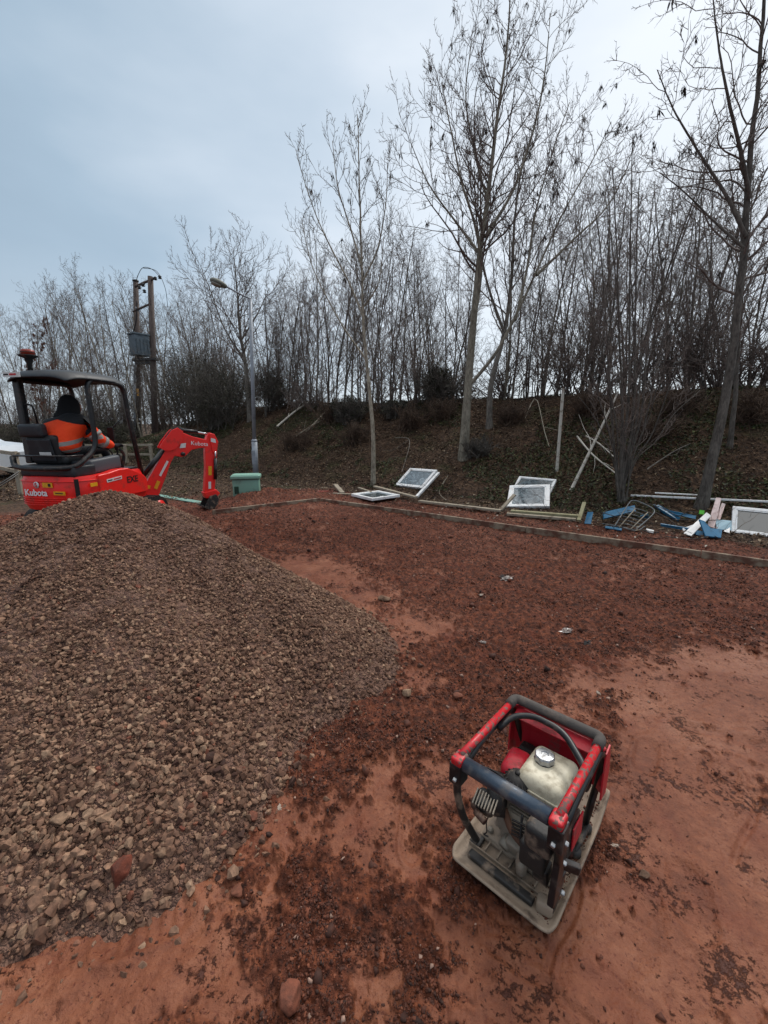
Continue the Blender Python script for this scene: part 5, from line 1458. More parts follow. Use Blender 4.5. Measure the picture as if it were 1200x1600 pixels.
    # bucket: curled shell with teeth
    a0 = bp(326, 780); bk = empty('bucket', frame @ Vector((a0[0], a0[1], 0))); bk.parent = root
    m = MB(); sc = .13
    prof = [(.10, .10), (.14, .02), (.12, -.08), (.04, -.16), (-.06, -.17), (-.13, -.12)]
    outl = prof + [(x * .86, y * .86) for x, y in prof[::-1]]
    F2 = frame.to_3x3().to_4x4()
    m.prism(outl, .30, F2)
    for off in (-.145, .145): m.prism([(.10, .10), (.14, .02), (.12, -.08), (.04, -.16), (-.06, -.17), (-.13, -.12), (-.02, .08)], .014, F2 @ Matrix.Translation((0, 0, off)))
    m.build('bucket_shell', blk_dusty, bk, bevel=.004)
    for k in range(3):
        m = MB(); m.prism([(-.12, -.10), (-.20, -.08), (-.13, -.13)], .035, F2 @ Matrix.Translation((0, 0, -.11 + .11 * k))); m.build('tooth', blk_dusty, bk)
    # stickers on boom and arm
    def stick(pix, mat, nm, off=-.0685, par=boom):
        m = MB(); m.prism([bp(*p) for p in pix], .003, frame @ Matrix.Translation((0, 0, off))); return m.build(nm, mat, par)
    stick([(247, 742), (250, 744), (262, 721), (259, 719)], white_st, 'hire_sticker')
    stick([(239, 762), (244, 764), (249, 752), (244, 750)], yellow, 'warning_sticker')
    stick([(224, 762), (233, 763), (234, 758), (226, 757)], yellow, 'warning_sticker')
    stick([(279, 700), (288, 699), (289, 692), (281, 693)], white_st, 'hire_sticker')
    stick([(324, 742), (329, 742), (329, 728), (324, 728)], yellow, 'warning_sticker', -.0635, arm)
    stick([(324, 763), (328, 763), (328, 752), (324, 752)], white_st, 'hire_sticker', -.0635, arm)
    stick([(327, 690), (335, 692), (334, 686), (327, 684)], white_st, 'hire_sticker', -.0885, arm)
    q = bp(296, 693); fr3 = frame.to_3x3()
    tx = bpy.data.curves.new('brand_lettering', 'FONT'); tx.body = 'Kubota'; tx.size = .10; tx.extrude = .001; tx.materials.append(white_txt)
    to = text_mesh('brand_lettering', tx, white_txt); to.parent = boom
    to.matrix_local = frame @ Matrix.Translation((q[0], q[1] - .02, -.068)) @ Matrix.Rotation(R(-6), 4, 'Z')
    # hoses along the boom
    m = MB(); m.tube([frame @ Vector((*bp(*p), .03)) for p in smooth_pix([(224, 745), (240, 722), (252, 700), (262, 680), (275, 668), (292, 672)])], .012, 6); m.build('hose', hose_mat, boom)
    return root
def smooth_pix(pts):
    return [(v.x, v.y) for v in smooth_path([Vector((u, v, 0)) for u, v in pts], 4)]
DIG = digger()

# ------------------------------------------------------------------ the operator
def skin_mesh(name, pts, edges, rad, mat, parent, root=0, sub=2):
    me = bpy.data.meshes.new(name); me.from_pydata([tuple(p) for p in pts], edges, [])
    o = bpy.data.objects.new(name, me); COL.objects.link(o); me.materials.append(mat)
    if parent: o.parent = parent
    m = o.modifiers.new('skin', 'SKIN'); m.use_smooth_shade = True
    for i, r in enumerate(rad):
        r = r if isinstance(r, tuple) else (r, r)
        me.skin_vertices[0].data[i].radius = r
        me.skin_vertices[0].data[i].use_root = (i == root)
    s = o.modifiers.new('sub', 'SUBSURF'); s.levels = sub; s.render_levels = sub
    return o
def hiviz_mat():
    s = NT("orange jacket with grey bands")
    g = s.n('ShaderNodeNewGeometry'); sep = s.n('ShaderNodeSeparateXYZ'); s.l(s.tc.outputs['Object'], sep.inputs[0])
    n = s.noise(5, 4, .6)
    zc = s.math('MULTIPLY_ADD', sep.outputs[0], -.25, sep.outputs[2]) 
    c = s.mix(n, rgb(255, 84, 22), rgb(255, 58, 14))
    band = s.math('MAXIMUM', s.math('LESS_THAN', s.math('ABSOLUTE', s.math('SUBTRACT', zc, 1.345)), .026), s.math('LESS_THAN', s.math('ABSOLUTE', s.math('SUBTRACT', zc, 1.235)), .026))
    body = s.math('LESS_THAN', sep.outputs[0], .03)
    c = s.mix(s.math('MULTIPLY', band, body), c, rgb(150, 146, 140))
    blk = s.math('GREATER_THAN', s.math('MULTIPLY_ADD', s.math('ABSOLUTE', sep.outputs[1]), .25, sep.outputs[2]), 1.565)
    c = s.mix(blk, c, rgb(20, 20, 23))
    s.col(c); s.rough(.8)
    s.bump(s.noise(9, 4, .6, dist=1.5), .03, .6)
    # fluorescent dye: re-emits a little of the daylight as orange is left to the base colour
    return s.m
def operator():
    root = empty('person', DIG.location - Vector((0, 0, .07)), HD, label='digger operator in orange high visibility jacket and black hood, seated on the digger', cat='person')
    root.scale = (1.07, 1.07, 1.07)
    # local frame equals the digger's: x forward, y left, z up
    P = {}
    names = []; pts = []; rad = []; ed = []
    def v(n, p, r, par=None):
        names.append(n); pts.append(Vector(p)); rad.append(r)
        if par is not None: ed.append((names.index(par), len(pts) - 1))
    v('pelvis', (-.22, .02, 1.17), (.15, .12)); v('waist', (-.20, .02, 1.30), (.145, .115), 'pelvis'); v('chest', (-.14, .02, 1.47), (.165, .125), 'waist')
    v('neckb', (-.06, .03, 1.60), (.07, .07), 'chest'); v('neck', (-.03, .03, 1.65), (.055, .055), 'neckb'); v('skull', (.0, .04, 1.72), (.078, .085), 'neck'); v('crown', (.0, .04, 1.80), (.070, .080), 'skull')
    for sg, s in ((-1, 'R'), (1, 'L')):
        y0 = .02 + sg * .17
        v('sh' + s, (-.10, y0, 1.52), (.068, .068), 'chest')
        if s == 'R': el_, wr = (.02, -.30, 1.30), (.24, -.33, 1.215)
        else: el_, wr = (.06, .30, 1.28), (.28, .34, 1.22)
        v('el' + s, el_, (.052, .052), 'sh' + s); v('wr' + s, wr, (.032, .030), 'el' + s)
        v('palm' + s, Vector(wr) + Vector((.06, 0, .005)), (.036, .022), 'wr' + s)
        for k in range(4):
            yy = (-.027 + .018 * k)
            q = Vector(wr) + Vector((.095, yy, .018 - .003 * abs(k - 1.5)))
            v('f%d' % k + s, q, .0095, 'palm' + s); v('g%d' % k + s, q + Vector((.022 + .004 * (k in (1, 2)), 0, -.018)), .0088, 'f%d' % k + s); v('h%d' % k + s, q + Vector((.014, 0, -.040)), .0078, 'g%d' % k + s)
        v('t1' + s, Vector(wr) + Vector((.045, -sg * .035, .0)), .0105, 'palm' + s); v('t2' + s, Vector(wr) + Vector((.075, -sg * .042, -.018)), .0092, 't1' + s)
        v('hip' + s, (-.16, .02 + sg * .10, 1.15), (.088, .085), 'pelvis'); v('kn' + s, (.26, .02 + sg * .16, 1.16), (.062, .060), 'hip' + s)
        v('an' + s, (.34, .02 + sg * .14, .92), (.042, .042), 'kn' + s); v('toe' + s, (.50, .02 + sg * .15, .90), (.036, .028), 'an' + s)
    body = skin_mesh('body', pts, ed, rad, trouser, root)
    # face (turned away to the front): nose, brows, mouth, ears on the continuous head
    # jacket over torso and arms
    names.clear(); pts.clear(); rad.clear(); ed.clear()
    v('pelvis', (-.22, .0, 1.12), (.22, .18)); v('waist', (-.21, .0, 1.26), (.22, .18), 'pelvis'); v('mid', (-.18, .0, 1.38), (.225, .185), 'waist'); v('chest', (-.13, .0, 1.50), (.22, .18), 'mid')
    v('neckb', (-.07, .03, 1.62), (.12, .12), 'chest')
    for sg, s in ((-1, 'R'), (1, 'L')):
        v('sh' + s, (-.10, .0 + sg * .22, 1.51), (.105, .105), 'chest')
        if s == 'R': md, el_, m2, wr = (-.04, -.27, 1.41), (.02, -.31, 1.30), (.12, -.32, 1.25), (.23, -.33, 1.215)
        else: md, el_, m2, wr = (-.02, .27, 1.40), (.06, .31, 1.28), (.16, .33, 1.25), (.27, .34, 1.22)
        v('md' + s, md, (.092, .092), 'sh' + s); v('el' + s, el_, (.084, .084), 'md' + s); v('m2' + s, m2, (.070, .070), 'el' + s); v('wr' + s, wr, (.052, .050), 'm2' + s)
    jm = hiviz_mat()
    skin_mesh('jacket', pts, ed, rad, jm, root)
    bandm = M("reflective sleeve band", rgb(150, 148, 142), .5)
    for a, b, f, r in (((-.04, -.27, 1.41), (.02, -.31, 1.30), .35, .094), ((.02, -.31, 1.30), (.12, -.32, 1.25), .55, .083), ((-.02, .27, 1.40), (.06, .31, 1.28), .35, .094)):
        a = Vector(a); b = Vector(b); c = a.lerp(b, f); d = (b - a).normalized() * .022
        m = MB(); m.tube([c - d, c + d], r, 16); m.build('sleeve_band', bandm, root)
    # hood: pointed cloth hood drooping forward-left
    m = MB(); rings = []
    for f, cx, cy, cz, rx, ry in ((0, -.08, .03, 1.57, .17, .19), (.2, -.06, .03, 1.63, .13, .145), (.4, -.03, .035, 1.69, .122, .128), (.6, -.01, .04, 1.76, .122, .122), (.8, .0, .05, 1.83, .10, .095), (.92, .0, .06, 1.87, .06, .058), (1, .0, .065, 1.885, .02, .02)):
        rings.append([(cx + rx * math.cos(a) * (1 + .04 * math.sin(3 * a)), cy + ry * math.sin(a) * (1 + .05 * math.cos(2 * a + f * 3)), cz) for a in [2 * math.pi * k / 20 for k in range(20)]])
    m.loft(rings); m.build('hood', hood_m, root, subsurf=1)
    # face features peeping out of the hood on the far side
    m = MB(); m.lathe([(.045, -.05), (.06, 0), (.05, .06), (.02, .085)], (.085, .04, 1.72), 16); m.tube([(.135, .04, 1.745), (.160, .04, 1.715), (.140, .04, 1.705)], [.008, .014, .008], 8)
    m.box((.138, .04, 1.685), (.012, .045, .008), bev=.003); m.tube([(.130, .065, 1.752), (.136, .065, 1.752)], .010, 8); m.tube([(.130, .015, 1.752), (.136, .015, 1.752)], .010, 8)
    m.build('face', skin_m, root)
operator()

# ------------------------------------------------------------------ street lamp
def lamp():
    b = hit(400, 746); Y = b.y
    root = empty('street_lamp', b, label='grey steel street lamp column behind the green cabinet', cat='street lamp')
    top = atY(391, 468, Y) - b; mid = atY(397.5, 690, Y) - b
    m = MB(); m.tube([(0, 0, -.1), mid], .082, 18); m.build('column_base', galv, root)
    m = MB(); m.lathe([(.084, 0), (.084, .03), (.055, .07)], mid, 18); m.build('collar', galv, root)
    m = MB(); m.tube([mid, mid.lerp(top, .5), top], [.056, .050, .042], 16); m.build('column', galv, root)
    e1 = atY(354, 448, Y - .35) - b
    m = MB(); m.tube(arc_path([top - Vector((0, 0, .1)), top + Vector((0, 0, .02)), top.lerp(e1, .35) , e1], .06), .024, 10); m.build('arm', galv, root)
    e2 = atY(328, 436, Y - .6) - b; d = (e2 - e1)
    m = MB(); n = 20; rings = []; L = d.length; x = d.normalized(); y = Vector((0, 0, 1)).cross(x).normalized(); z = x.cross(y)
    for f, w, h in ((0, .045, .045), (.12, .075, .06), (.35, .11, .085), (.7, .115, .085), (.92, .085, .06), (1, .03, .02)):
        rings.append([e1 + d * f + y * math.cos(a) * w + z * math.sin(a) * h for a in [2 * math.pi * k / n for k in range(n)]])
    m.loft(rings); lh = m.build('lantern', lamp_grey, root)
    m = MB(); rings = []
    for f, w, h in ((.30, .03, .02), (.38, .085, .05), (.65, .095, .06), (.88, .07, .045), (.93, .02, .01)):
        rings.append([e1 + d * f - z * .055 + y * math.cos(a) * w + z * math.sin(a) * h for a in [2 * math.pi * k / n for k in range(n)]])
    m.loft(rings); m.build('lens', lamp_glass, lh)
    m = MB(); m.box(mid + Vector((-.03, -.083, -.45)), (.10, .012, .4), bev=.003); m.build('access_door', galv, root)
lamp()

# ------------------------------------------------------------------ green cabinet and marker behind it
def cabinet():
    p = atZ(384, 778); 
    root = empty('utility_cabinet', (p.x, p.y + .12, -.02), R(12), label='squat pale green utility cabinet with an overhanging lid', cat='cabinet')
    m = MB(); m.box((0, 0, .21), (.53, .36, .42), bev=.012, seg=3); bd = m.build('body', green_gl, root)
    m = MB(); m.box((0, 0, .465), (.60, .43, .075), bev=.018, seg=3); m.box((0, 0, .505), (.52, .36, .02), bev=.009); m.build('lid', green_gl, root)
    m = MB(); m.box((0, 0, .423), (.555, .385, .012)); m.build('seal', black_txt, root)
    m = MB(); m.box((-.19, -.182, .20), (.09, .005, .16), bev=.002); lb = m.build('louvre', green_dk, bd)
    m = MB()
    for k in range(5): m.box((-.19, -.186, (.145 + .027 * k)), (.075, .004, .008))
    m.build('slot', black_txt, lb)
cabinet()
b = hit(389, 752)
r_ = empty('marker_post', b, label='short post with yellow cap behind the green cabinet', cat='marker')
m = MB(); m.tube([(0, 0, -.05), (0, 0, .14)], .018, 10); m.build('post', galv, r_)
m = MB(); m.lathe([(.03, 0), (.035, .03), (.03, .07), (.012, .085)], (0, 0, .14), 14); m.build('cap', M("yellow cap", rgb(206, 176, 80), .6), r_)

# ------------------------------------------------------------------ twin utility poles
def poles():
    Y = 24.5
    root = empty('utility_poles', (atY(243, 700, Y).x, Y, 0), label='twin wooden electricity poles carrying a grey transformer', cat='utility pole')
    o = Vector(root.location)
    def w(u, v, dy=0): return atY(u, v, Y + dy) - o
    m = MB(); b0 = w(243, 706); b0.z = -.2; m.tube([b0, w(239, 560), w(235, 432)], [.175, .155, .135], 12); m.build('pole', pole_wood, root)
    m = MB(); b0 = w(217, 706, .5); b0.z = -.2; m.tube([b0, w(215, 560, .5), w(212, 440, .5)], [.17, .15, .13], 12); m.build('pole', pole_wood, root)
    for (a, b, th_) in (((211, 448), (241, 435), .07), ((208, 487), (236, 474), .06), ((212, 480), (236, 510), .04)):
        A, B = w(*a, .2), w(*b, -.1); m = MB(); m.tube([A, B], th_, 6); m.build('crossarm', galv if th_ < .05 else pole_wood, root)
    m = MB(); m.lathe([(.08, 0), (.16, .04), (.16, .10), (.05, .14)], w(212, 441, .5), 12); m.build('pole_cap', blk_paint, root)
    for k, (u, v) in enumerate(((243, 438), (250, 436), (218, 452), (224, 448), (226, 458))):
        m = MB(); c = w(u, v, -.15); m.lathe([(.03, 0), (.10, .03), (.05, .08), (.10, .12), (.04, .18)], c, 10); m.build('insulator', blk_paint, root)
    t = empty('transformer', (0, 0, 0)); t.parent = root
    A = w(203, 556, -.4); B = w(232, 524, -.4); cx = (A.x + B.x) / 2 ; W_ = B.x - A.x; Hh = B.z - A.z
    m = MB(); m.box((cx, -.35, (A.z + B.z) / 2), (W_ * .70, .62, Hh), (0, 0, .95), bev=.03); m.build('tank', trafo, t)
    m = MB(); m.box((cx, -.35, B.z + .05), (W_ * .78, .70, .08), (0, 0, .95), bev=.01); m.build('lid', trafo, t)
    m = MB()
    XF = Matrix.Translation((cx, -.35, (A.z + B.z) / 2 - .06)) @ Matrix.Rotation(.95, 4, 'Z')
    for k in range(4): m.box((-W_ * .25 + k * W_ * .165, -.33, 0), (.03, .05, Hh * .72), xf=XF)
    m.build('cooling_fins', trafo, t)
    m = MB(); m.box((cx + .1, -.1, A.z - .16), (1.25, .5, .12), (0, -.08, .25)); m.box((cx, -.1, A.z - .34), (.8, .35, .1), (0, -.1, .25)); m.build('platform', blk_paint, t)
    m = MB()
    m.tube(smooth_path([w(212, 440), w(222, 419), w(238, 421), w(252, 435)], 6), .016, 5)
    m.tube(smooth_path([w(224, 419), w(245, 424), w(258, 450), w(262, 480)], 6), .014, 5)
    m.tube(smooth_path([w(214, 470), w(213, 500), w(207, 524)], 6), .03, 6)
    m.build('cable', hose_mat, root)
    m = MB(); m.tube([w(210, 585, .2), w(211, 700, .2)], .055, 8); m.tube([w(213, 560, .2), w(210, 590, .2)], .05, 8); m.build('conduit', galv, root)
    m = MB(); m.box(w(215, 613, .2), (.10, .08, .4)); m.build('pole_sign', yellow, root)
    m = MB(); m.box(w(219, 655, .2), (.12, .05, .10)); m.box(w(217, 661, .2), (.10, .05, .06)); m.build('pole_tag', white_st, root)
    m = MB(); m.box(w(210, 578, .2), (.16, .1, .12)); m.box(w(211, 592, .2), (.10, .1, .35)); m.build('switch_box', galv, root)
poles()

# ------------------------------------------------------------------ fences
def rail_fence(name, ends, h, label, posts, rails=(.92, .5), w=.07, group=None, mat=timber_pale):
    a, b = [Vector((p[0], p[1], hz1(p[0], p[1]))) for p in ends]
    root = empty(name, a, label=label, cat='fence')
    d = b - a; 
    for k in range(posts):
        c = d * (k / (posts - 1)); m = MB(); m.box(c + Vector((0, 0, h / 2 - .05)), (w, w, h + .1), bev=.006); m.build('post', mat, root)
    yaw = math.atan2(d.y, d.x); pitch = -math.atan2(d.z, math.hypot(d.x, d.y))
    for i, f in enumerate(rails):
        off = Vector((math.sin(yaw), -math.cos(yaw), 0)) * (w / 2 + .018)
        m = MB(); m.box(d / 2 + off + Vector((0, 0, h * f)), (d.length + .15, .032, .085), (0, pitch, yaw), bev=.004); m.build('rail', mat, root)
a = atZ(238, 724); c = atZ(112, 724)
rail_fence('timber_fence', ((a.x, a.y + .0), (c.x, c.y + .3)), .72, 'low timber post and rail fence seen through the digger cab', 4, rails=(.97, .45), w=.10)
a = atZ(34, 772); c = atZ(-60, 742)
rail_fence('timber_fence', ((a.x, a.y), (c.x, c.y)), .95, 'grey timber fence at the left edge beside the white car', 4, rails=(.93, .5), w=.09)
r_ = empty('folding_barrier', atZ(-6, 790), R(60), label='thin dark metal bar with yellow tag leaning at the left edge', cat='barrier')
m = MB(); m.tube([(-.35, 0, .1), (.45, .0, .62)], .014, 8); m.tube([(-.35, .06, .04), (.45, .06, .56)], .012, 8); m.build('bar', blk_paint, r_)
m = MB(); m.box((-.05, -.03, .22), (.10, .02, .12), bev=.003); m.build('tag', yellow, r_)

# ------------------------------------------------------------------ white car at the left edge
def car():
    root = empty('parked_car', (-12.6, 12.0, 0), R(6), label='white parked car half hidden behind the timber fence', cat='car')
    prof = [(-2.0, .35), (-2.05, .75), (-1.9, .92), (-1.15, 1.02), (-.45, 1.42), (.2, 1.47), (1.0, 1.42), (1.6, 1.05), (1.95, .95), (2.05, .6), (2.0, .35)]
    prof = [(-x, z) for x, z in prof][::-1]
    m = MB(); rings = []
    for y, k, zc in ((-.82, .97, .0), (-.86, 1.0, 0), (-.70, 1.0, .02), (0, 1.01, .03), (.70, 1.0, .02), (.86, 1.0, 0), (.82, .97, 0)):
        rings.append([(x * k, y * (1 if z < .98 else .84), z + (zc if z > .9 else 0)) for x, z in prof])
    m.loft(rings, smooth=False); m.build('body', car_white, root, bevel=.03, seg=3)
    # glass: windscreen, rear screen, side windows
    mx = Matrix(((1, 0, 0, 0), (0, 0, 1, 0), (0, 1, 0, 0), (0, 0, 0, 1)))
    for sg in (-1, 1):
        m = MB(); m.prism([(-1.35, 1.06), (-.85, 1.36), (-.1, 1.40), (-.1, 1.04)], .01, Matrix.Translation((0, sg * .735, 0)) @ mx); m.build('side_window', carglass, root)
        m = MB(); m.prism([(-.04, 1.04), (-.04, 1.40), (.42, 1.37), (.98, 1.06)], .01, Matrix.Translation((0, sg * .735, 0)) @ mx); m.build('side_window', carglass, root)
    m = MB(); m.box((.80, 0, 1.245), (.012, 1.22, .66), (0, R(-59), 0)); m.build('windscreen', carglass, root)
    m = MB(); m.box((-1.32, 0, 1.26), (.012, 1.15, .5), (0, R(55), 0)); m.build('rear_screen', carglass, root)
    for x in (-1.25, 1.25):
        for y in (-.80, .80):
            wv = empty('wheel', (x, y, .31)); wv.parent = root
            m = MB(); m.lathe([(.22, -.1), (.31, -.09), (.31, .09), (.22, .1)], (0, 0, 0), 24, Matrix.Rotation(R(90), 4, 'X')); m.build('tyre', tyre_m, wv)
            m = MB(); m.lathe([(.2, -.105), (.05, -.08), (.05, .08), (.2, .105)], (0, 0, 0), 20, Matrix.Rotation(R(90), 4, 'X')); m.build('rim', cap_metal, wv)
    for y in (-.6, .6):
        m = MB(); m.box((1.98, y, .72), (.08, .34, .14), bev=.03); m.build('headlight', cap_metal, root)
    for y in (-.93, .93):
        m = MB(); m.box((.65, y, 1.06), (.10, .16, .12), bev=.03); m.build('door_mirror', car_white, root)
car()

# ------------------------------------------------------------------ discarded window frames
def window_frame(name, quad, label, glass=pane_g, t=.055, bar=.092, group='discarded white window frames', extra=0):
    """quad: world corners TL,TR,BR,BL (roughly planar)"""
    TL, TR, BR, BL = [Vector(q) for q in quad]
    o = (TL + TR + BR + BL) / 4
    X = ((TR - TL) + (BR - BL)).normalized(); Yv = ((TL - BL) + (TR - BR)); Yv = (Yv - X * Yv.dot(X)).normalized(); Z = X.cross(Yv)
    w = ((TR - TL).length + (BR - BL).length) / 2; h = ((TL - BL).length + (TR - BR).length) / 2
    root = empty(name, (0, 0, 0), label=label, cat='window frame', group=group)
    root.matrix_world = Matrix.Translation(o) @ Matrix((X, Yv, Z)).transposed().to_4x4()
    b = min(w, h) * bar; m = MB()
    m.box((0, h / 2 - b / 2, 0), (w, b, t), bev=.006); m.box((0, -h / 2 + b / 2, 0), (w, b, t), bev=.006)
    m.box((-w / 2 + b / 2, 0, 0), (b, h - 2 * b, t * .98), bev=.006); m.box((w / 2 - b / 2, 0, 0), (b, h - 2 * b, t * .98), bev=.006)
    m.build('frame', upvc, root)
    bi = b * .34; wi, hi = w - 2 * b, h - 2 * b; m = MB()
    m.box((0, hi / 2 - bi / 2, .004), (wi, bi, t * .6), bev=.004); m.box((0, -hi / 2 + bi / 2, .004), (wi, bi, t * .6), bev=.004)
    m.box((-wi / 2 + bi / 2, 0, .004), (bi, hi - 2 * bi, t * .58), bev=.004); m.box((wi / 2 - bi / 2, 0, .004), (bi, hi - 2 * bi, t * .58), bev=.004)
    m.build('sash', upvc, root)
    m = MB(); m.box((0, 0, 0), (wi - bi * 1.6, hi - bi * 1.6, .012)); m.build('pane', glass, root)
    m = MB(); m.box((wi / 2 - bi / 2, -hi * .1, t * .5), (bi * .4, .09, .012), bev=.003); m.build('handle', upvc, root)
    return root
def rect_from_photo(pix, foot, up=.03):
    """pix: TL,TR,BR,BL of a real rectangle; foot: index of the corner that touches the ground.
    Finds the tilt for which the four sight lines cut a true rectangle."""
    rays = [ray(*p) for p in pix]
    h = hit(*pix[foot]); base = np.array([h.x, h.y, h.z + up])
    k0 = (base - EYEP) @ rays[foot] / (rays[foot] @ rays[foot]); base = EYEP + rays[foot] * k0
    best = None
    for el_ in np.radians(np.arange(4, 89, 3)):
        for az_ in np.radians(np.arange(-175, -5, 4)):
            n = np.array([math.cos(az_) * math.cos(el_), math.sin(az_) * math.cos(el_), math.sin(el_)])
            if -(n @ (base - EYEP)) / np.linalg.norm(base - EYEP) < .12: continue
            P = [EYEP + r * (((base - EYEP) @ n) / (r @ n)) for r in rays]
            e = [P[(i + 1) % 4] - P[i] for i in range(4)]; L_ = [np.linalg.norm(q) for q in e]
            err = sum(abs(e[i] @ e[(i + 1) % 4]) / (L_[i] * L_[(i + 1) % 4]) for i in range(4)) + abs(L_[0] - L_[2]) / L_[0] + abs(L_[1] - L_[3]) / L_[1]
            err += .35 * max(0, max(L_) / min(L_) - 1.9) + 2 * max(0, -min(p[2] for p in P))
            if best is None or err < best[0]: best = (err, P)
    return [Vector(p) for p in best[1]]
def lie(u, v, up): 
    p = hit(u, v); return Vector((p.x, p.y, p.z + up))
# flat on the ground
q = [atZ(578, 768.5, .12), atZ(618, 767.5, .12), atZ(626, 775, .12), atZ(584, 782, .12)]
o_ = atZ(590, 775, .12)
A = atZ(587.5, 768, .08); B = atZ(626, 774, .08); C_ = atZ(580, 781.6, .08); D_ = atZ(552.5, 773, .08)
window_frame('window_frame', [A, B, C_, D_], 'white window frame lying flat on the ground below the slender tree', bar=.092)
# propped on the white post: bottom edge nearer
Yb = atZ(640, 790, .12).y
A, B, C_, D_ = rect_from_photo([(641.5, 731.7), (683.7, 736), (660, 763), (617.5, 759.4)], 3, .05); POSTTOP, POSTREF = B.copy(), C_.copy()
window_frame('window_frame', [A, B, C_, D_], 'small white window frame propped up on a white post', bar=.092)
pe_ = hit(651, 778)
board_between('white_post', POSTTOP + Vector((.02, -.05, -.04)), Vector((pe_.x, pe_.y, pe_.z + .02)), .06, .05, upvc, 'short white post propping the small window frame', 'post')
# pair of propped frames
p = hit(830, 796); Yb = p.y
A, B, C_, D_ = rect_from_photo([(811.3, 745.2), (870, 750.3), (859.7, 772.4), (801, 765.8)], 3, .22)
window_frame('window_frame', [A, B, C_, D_], 'rear one of two propped white window frames, mostly covered', bar=.092)
A, B, C_, D_ = rect_from_photo([(796.7, 759.9), (859, 758.4), (859, 792.5), (791, 793)], 3, .03)
window_frame('window_frame', [A, B, C_, D_], 'front one of two propped white window frames, behind the leaning plank', bar=.092)
board_between('plank', atY(804, 773, Yb - .0), atY(782, 797, Yb - .18), .07, .03, timber_pale, 'short weathered plank leaning on the front propped window frame', 'plank')
# right hand frame
p = hit(1170, 840); Yb = p.y
A, B, C_, D_ = rect_from_photo([(1141.4, 792), (1230, 800), (1230, 844), (1145, 833)], 3, .03)
window_frame('window_frame', [A, B, C_, D_], 'large white window frame cut by the right edge of the picture', glass=pane_m, bar=.10)

# ------------------------------------------------------------------ planks and boards at the foot of the bank
PG = 'discarded planks along the foot of the bank'
def plank_px(a, b, w, h, mat, label, zt=.05, zb=None, cat='plank', name='plank', roll=0):
    A = atZ(a[0], a[1], zt); B = atZ(b[0], b[1], zt if zb is None else zb)
    return board_between(name, A, B, w, h, mat, label, cat, PG, roll=roll)
plank_px((585, 760), (650, 777), .09, .035, timber_pale, 'weathered plank passing under the propped post and flat window frame', .12, .09)
plank_px((655, 783), (782, 798), .09, .04, timber_pale, 'long grey plank between the two groups of window frames', .06)
plank_px((520, 771), (556, 773), .06, .03, timber_pale, 'short plank left of the flat window frame', .06)
plank_px((524, 757), (535, 770), .10, .03, timber_pale, 'stubby broken board left of the flat window frame', .16, .07)
plank_px((560, 762), (580, 769), .05, .03, timber_pale, 'thin pale batten behind the flat window frame', .10)
plank_px((798, 799), (904, 807), .10, .05, timber_green, 'long greenish plank under the front propped window frame', .06)
plank_px((792, 803), (900, 812), .08, .04, timber_pale, 'grey plank lying in front of the greenish plank', .04)
plank_px((913, 786), (904, 814), .055, .045, timber_green, 'short yellow green post standing on the plank end', .26, .05)
plank_px((458, 769), (520, 768), .08, .03, redwood, 'red stained strip on the ground right of the green cabinet', .05)
plank_px((412, 766), (436, 764), .07, .03, redwood, 'short pinkish strip beside the green cabinet', .05)
b1 = hit(985, 778); b2 = hit(1210, 795)
o = board_between('pole', b1 + Vector((0, 0, .04)), b2 + Vector((0, 0, .10)), .03, .03, upvc, 'long thin white batten lying behind the scrap metal', 'batten')
b1 = hit(1022, 779); b2 = hit(1092, 783)
board_between('pole', b1 + Vector((0, 0, .09)), b2 + Vector((0, 0, .09)), .03, .02, upvc, 'shorter thin white batten resting on the long one', 'batten')
A = atZ(228, 771, .01); B = atZ(318, 786, .01)
board_between('teal_board', A, B, .16, .02, teal_mat, 'faded teal board lying flat behind the digger arm', 'board')

# ------------------------------------------------------------------ blue scrap metal and wire rack
def sheet_px(name, pix, t, mat, label, group='pieces of blue painted scrap steel', cat='scrap metal', bev=.003):
    """pix: list of (u,v,height) corners in order -> solid plate"""
    P = [atZ(u, v, z) for u, v, z in pix]
    n = (P[1] - P[0]).cross(P[-1] - P[0]).normalized()
    c = sum(P, Vector()) / len(P)
    m = MB(); vs = [p - c + n * t / 2 for p in P] + [p - c - n * t / 2 for p in P]; k = len(P)
    m._add(vs, [list(range(k)), [k + i for i in range(k)][::-1]] + [[i, (i + 1) % k, k + (i + 1) % k, k + i] for i in range(k)])
    o = m.build(name, mat, None, bevel=bev, label=label, cat=cat, group=group); o.location = c; return o
sheet_px('blue_plate', [(918, 800, .20), (927, 800, .20), (923, 819, .04), (913, 818, .04)], .012, blue_st, 'small curved blue plate right of the yellow green post')
sheet_px('blue_beam', [(942, 801, .16), (991, 790, .24), (993, 799, .17), (943, 811, .08)], .03, blue_st, 'blue steel beam lying across the wire rack')
sheet_px('blue_beam', [(1020, 789, .20), (1030, 790, .20), (1064, 808, .12), (1060, 814, .06), (1040, 804, .1)], .025, blue_st, 'dark blue beam slanting down right of the wire rack')
sheet_px('blue_strip', [(1032, 818, .08), (1077, 825, .08), (1076, 829, .04), (1033, 822, .04)], .02, blue_st, 'narrow blue strip lying left of the crossed white boards')
sheet_px('blue_bracket', [(1092, 812, .22), (1100, 815, .2), (1110, 826, .12), (1128, 828, .10), (1126, 841, .03), (1102, 838, .05)], .025, blue_st, 'folded blue bracket under the crossed white boards')
sheet_px('pale_panel', [(1117, 811, .18), (1143, 814, .16), (1143, 829, .04), (1120, 827, .06)], .012, M("pale blue panel", rgb(176, 204, 214), .5), 'pale blue panel beside the right hand window frame', group='light panels in the scrap')
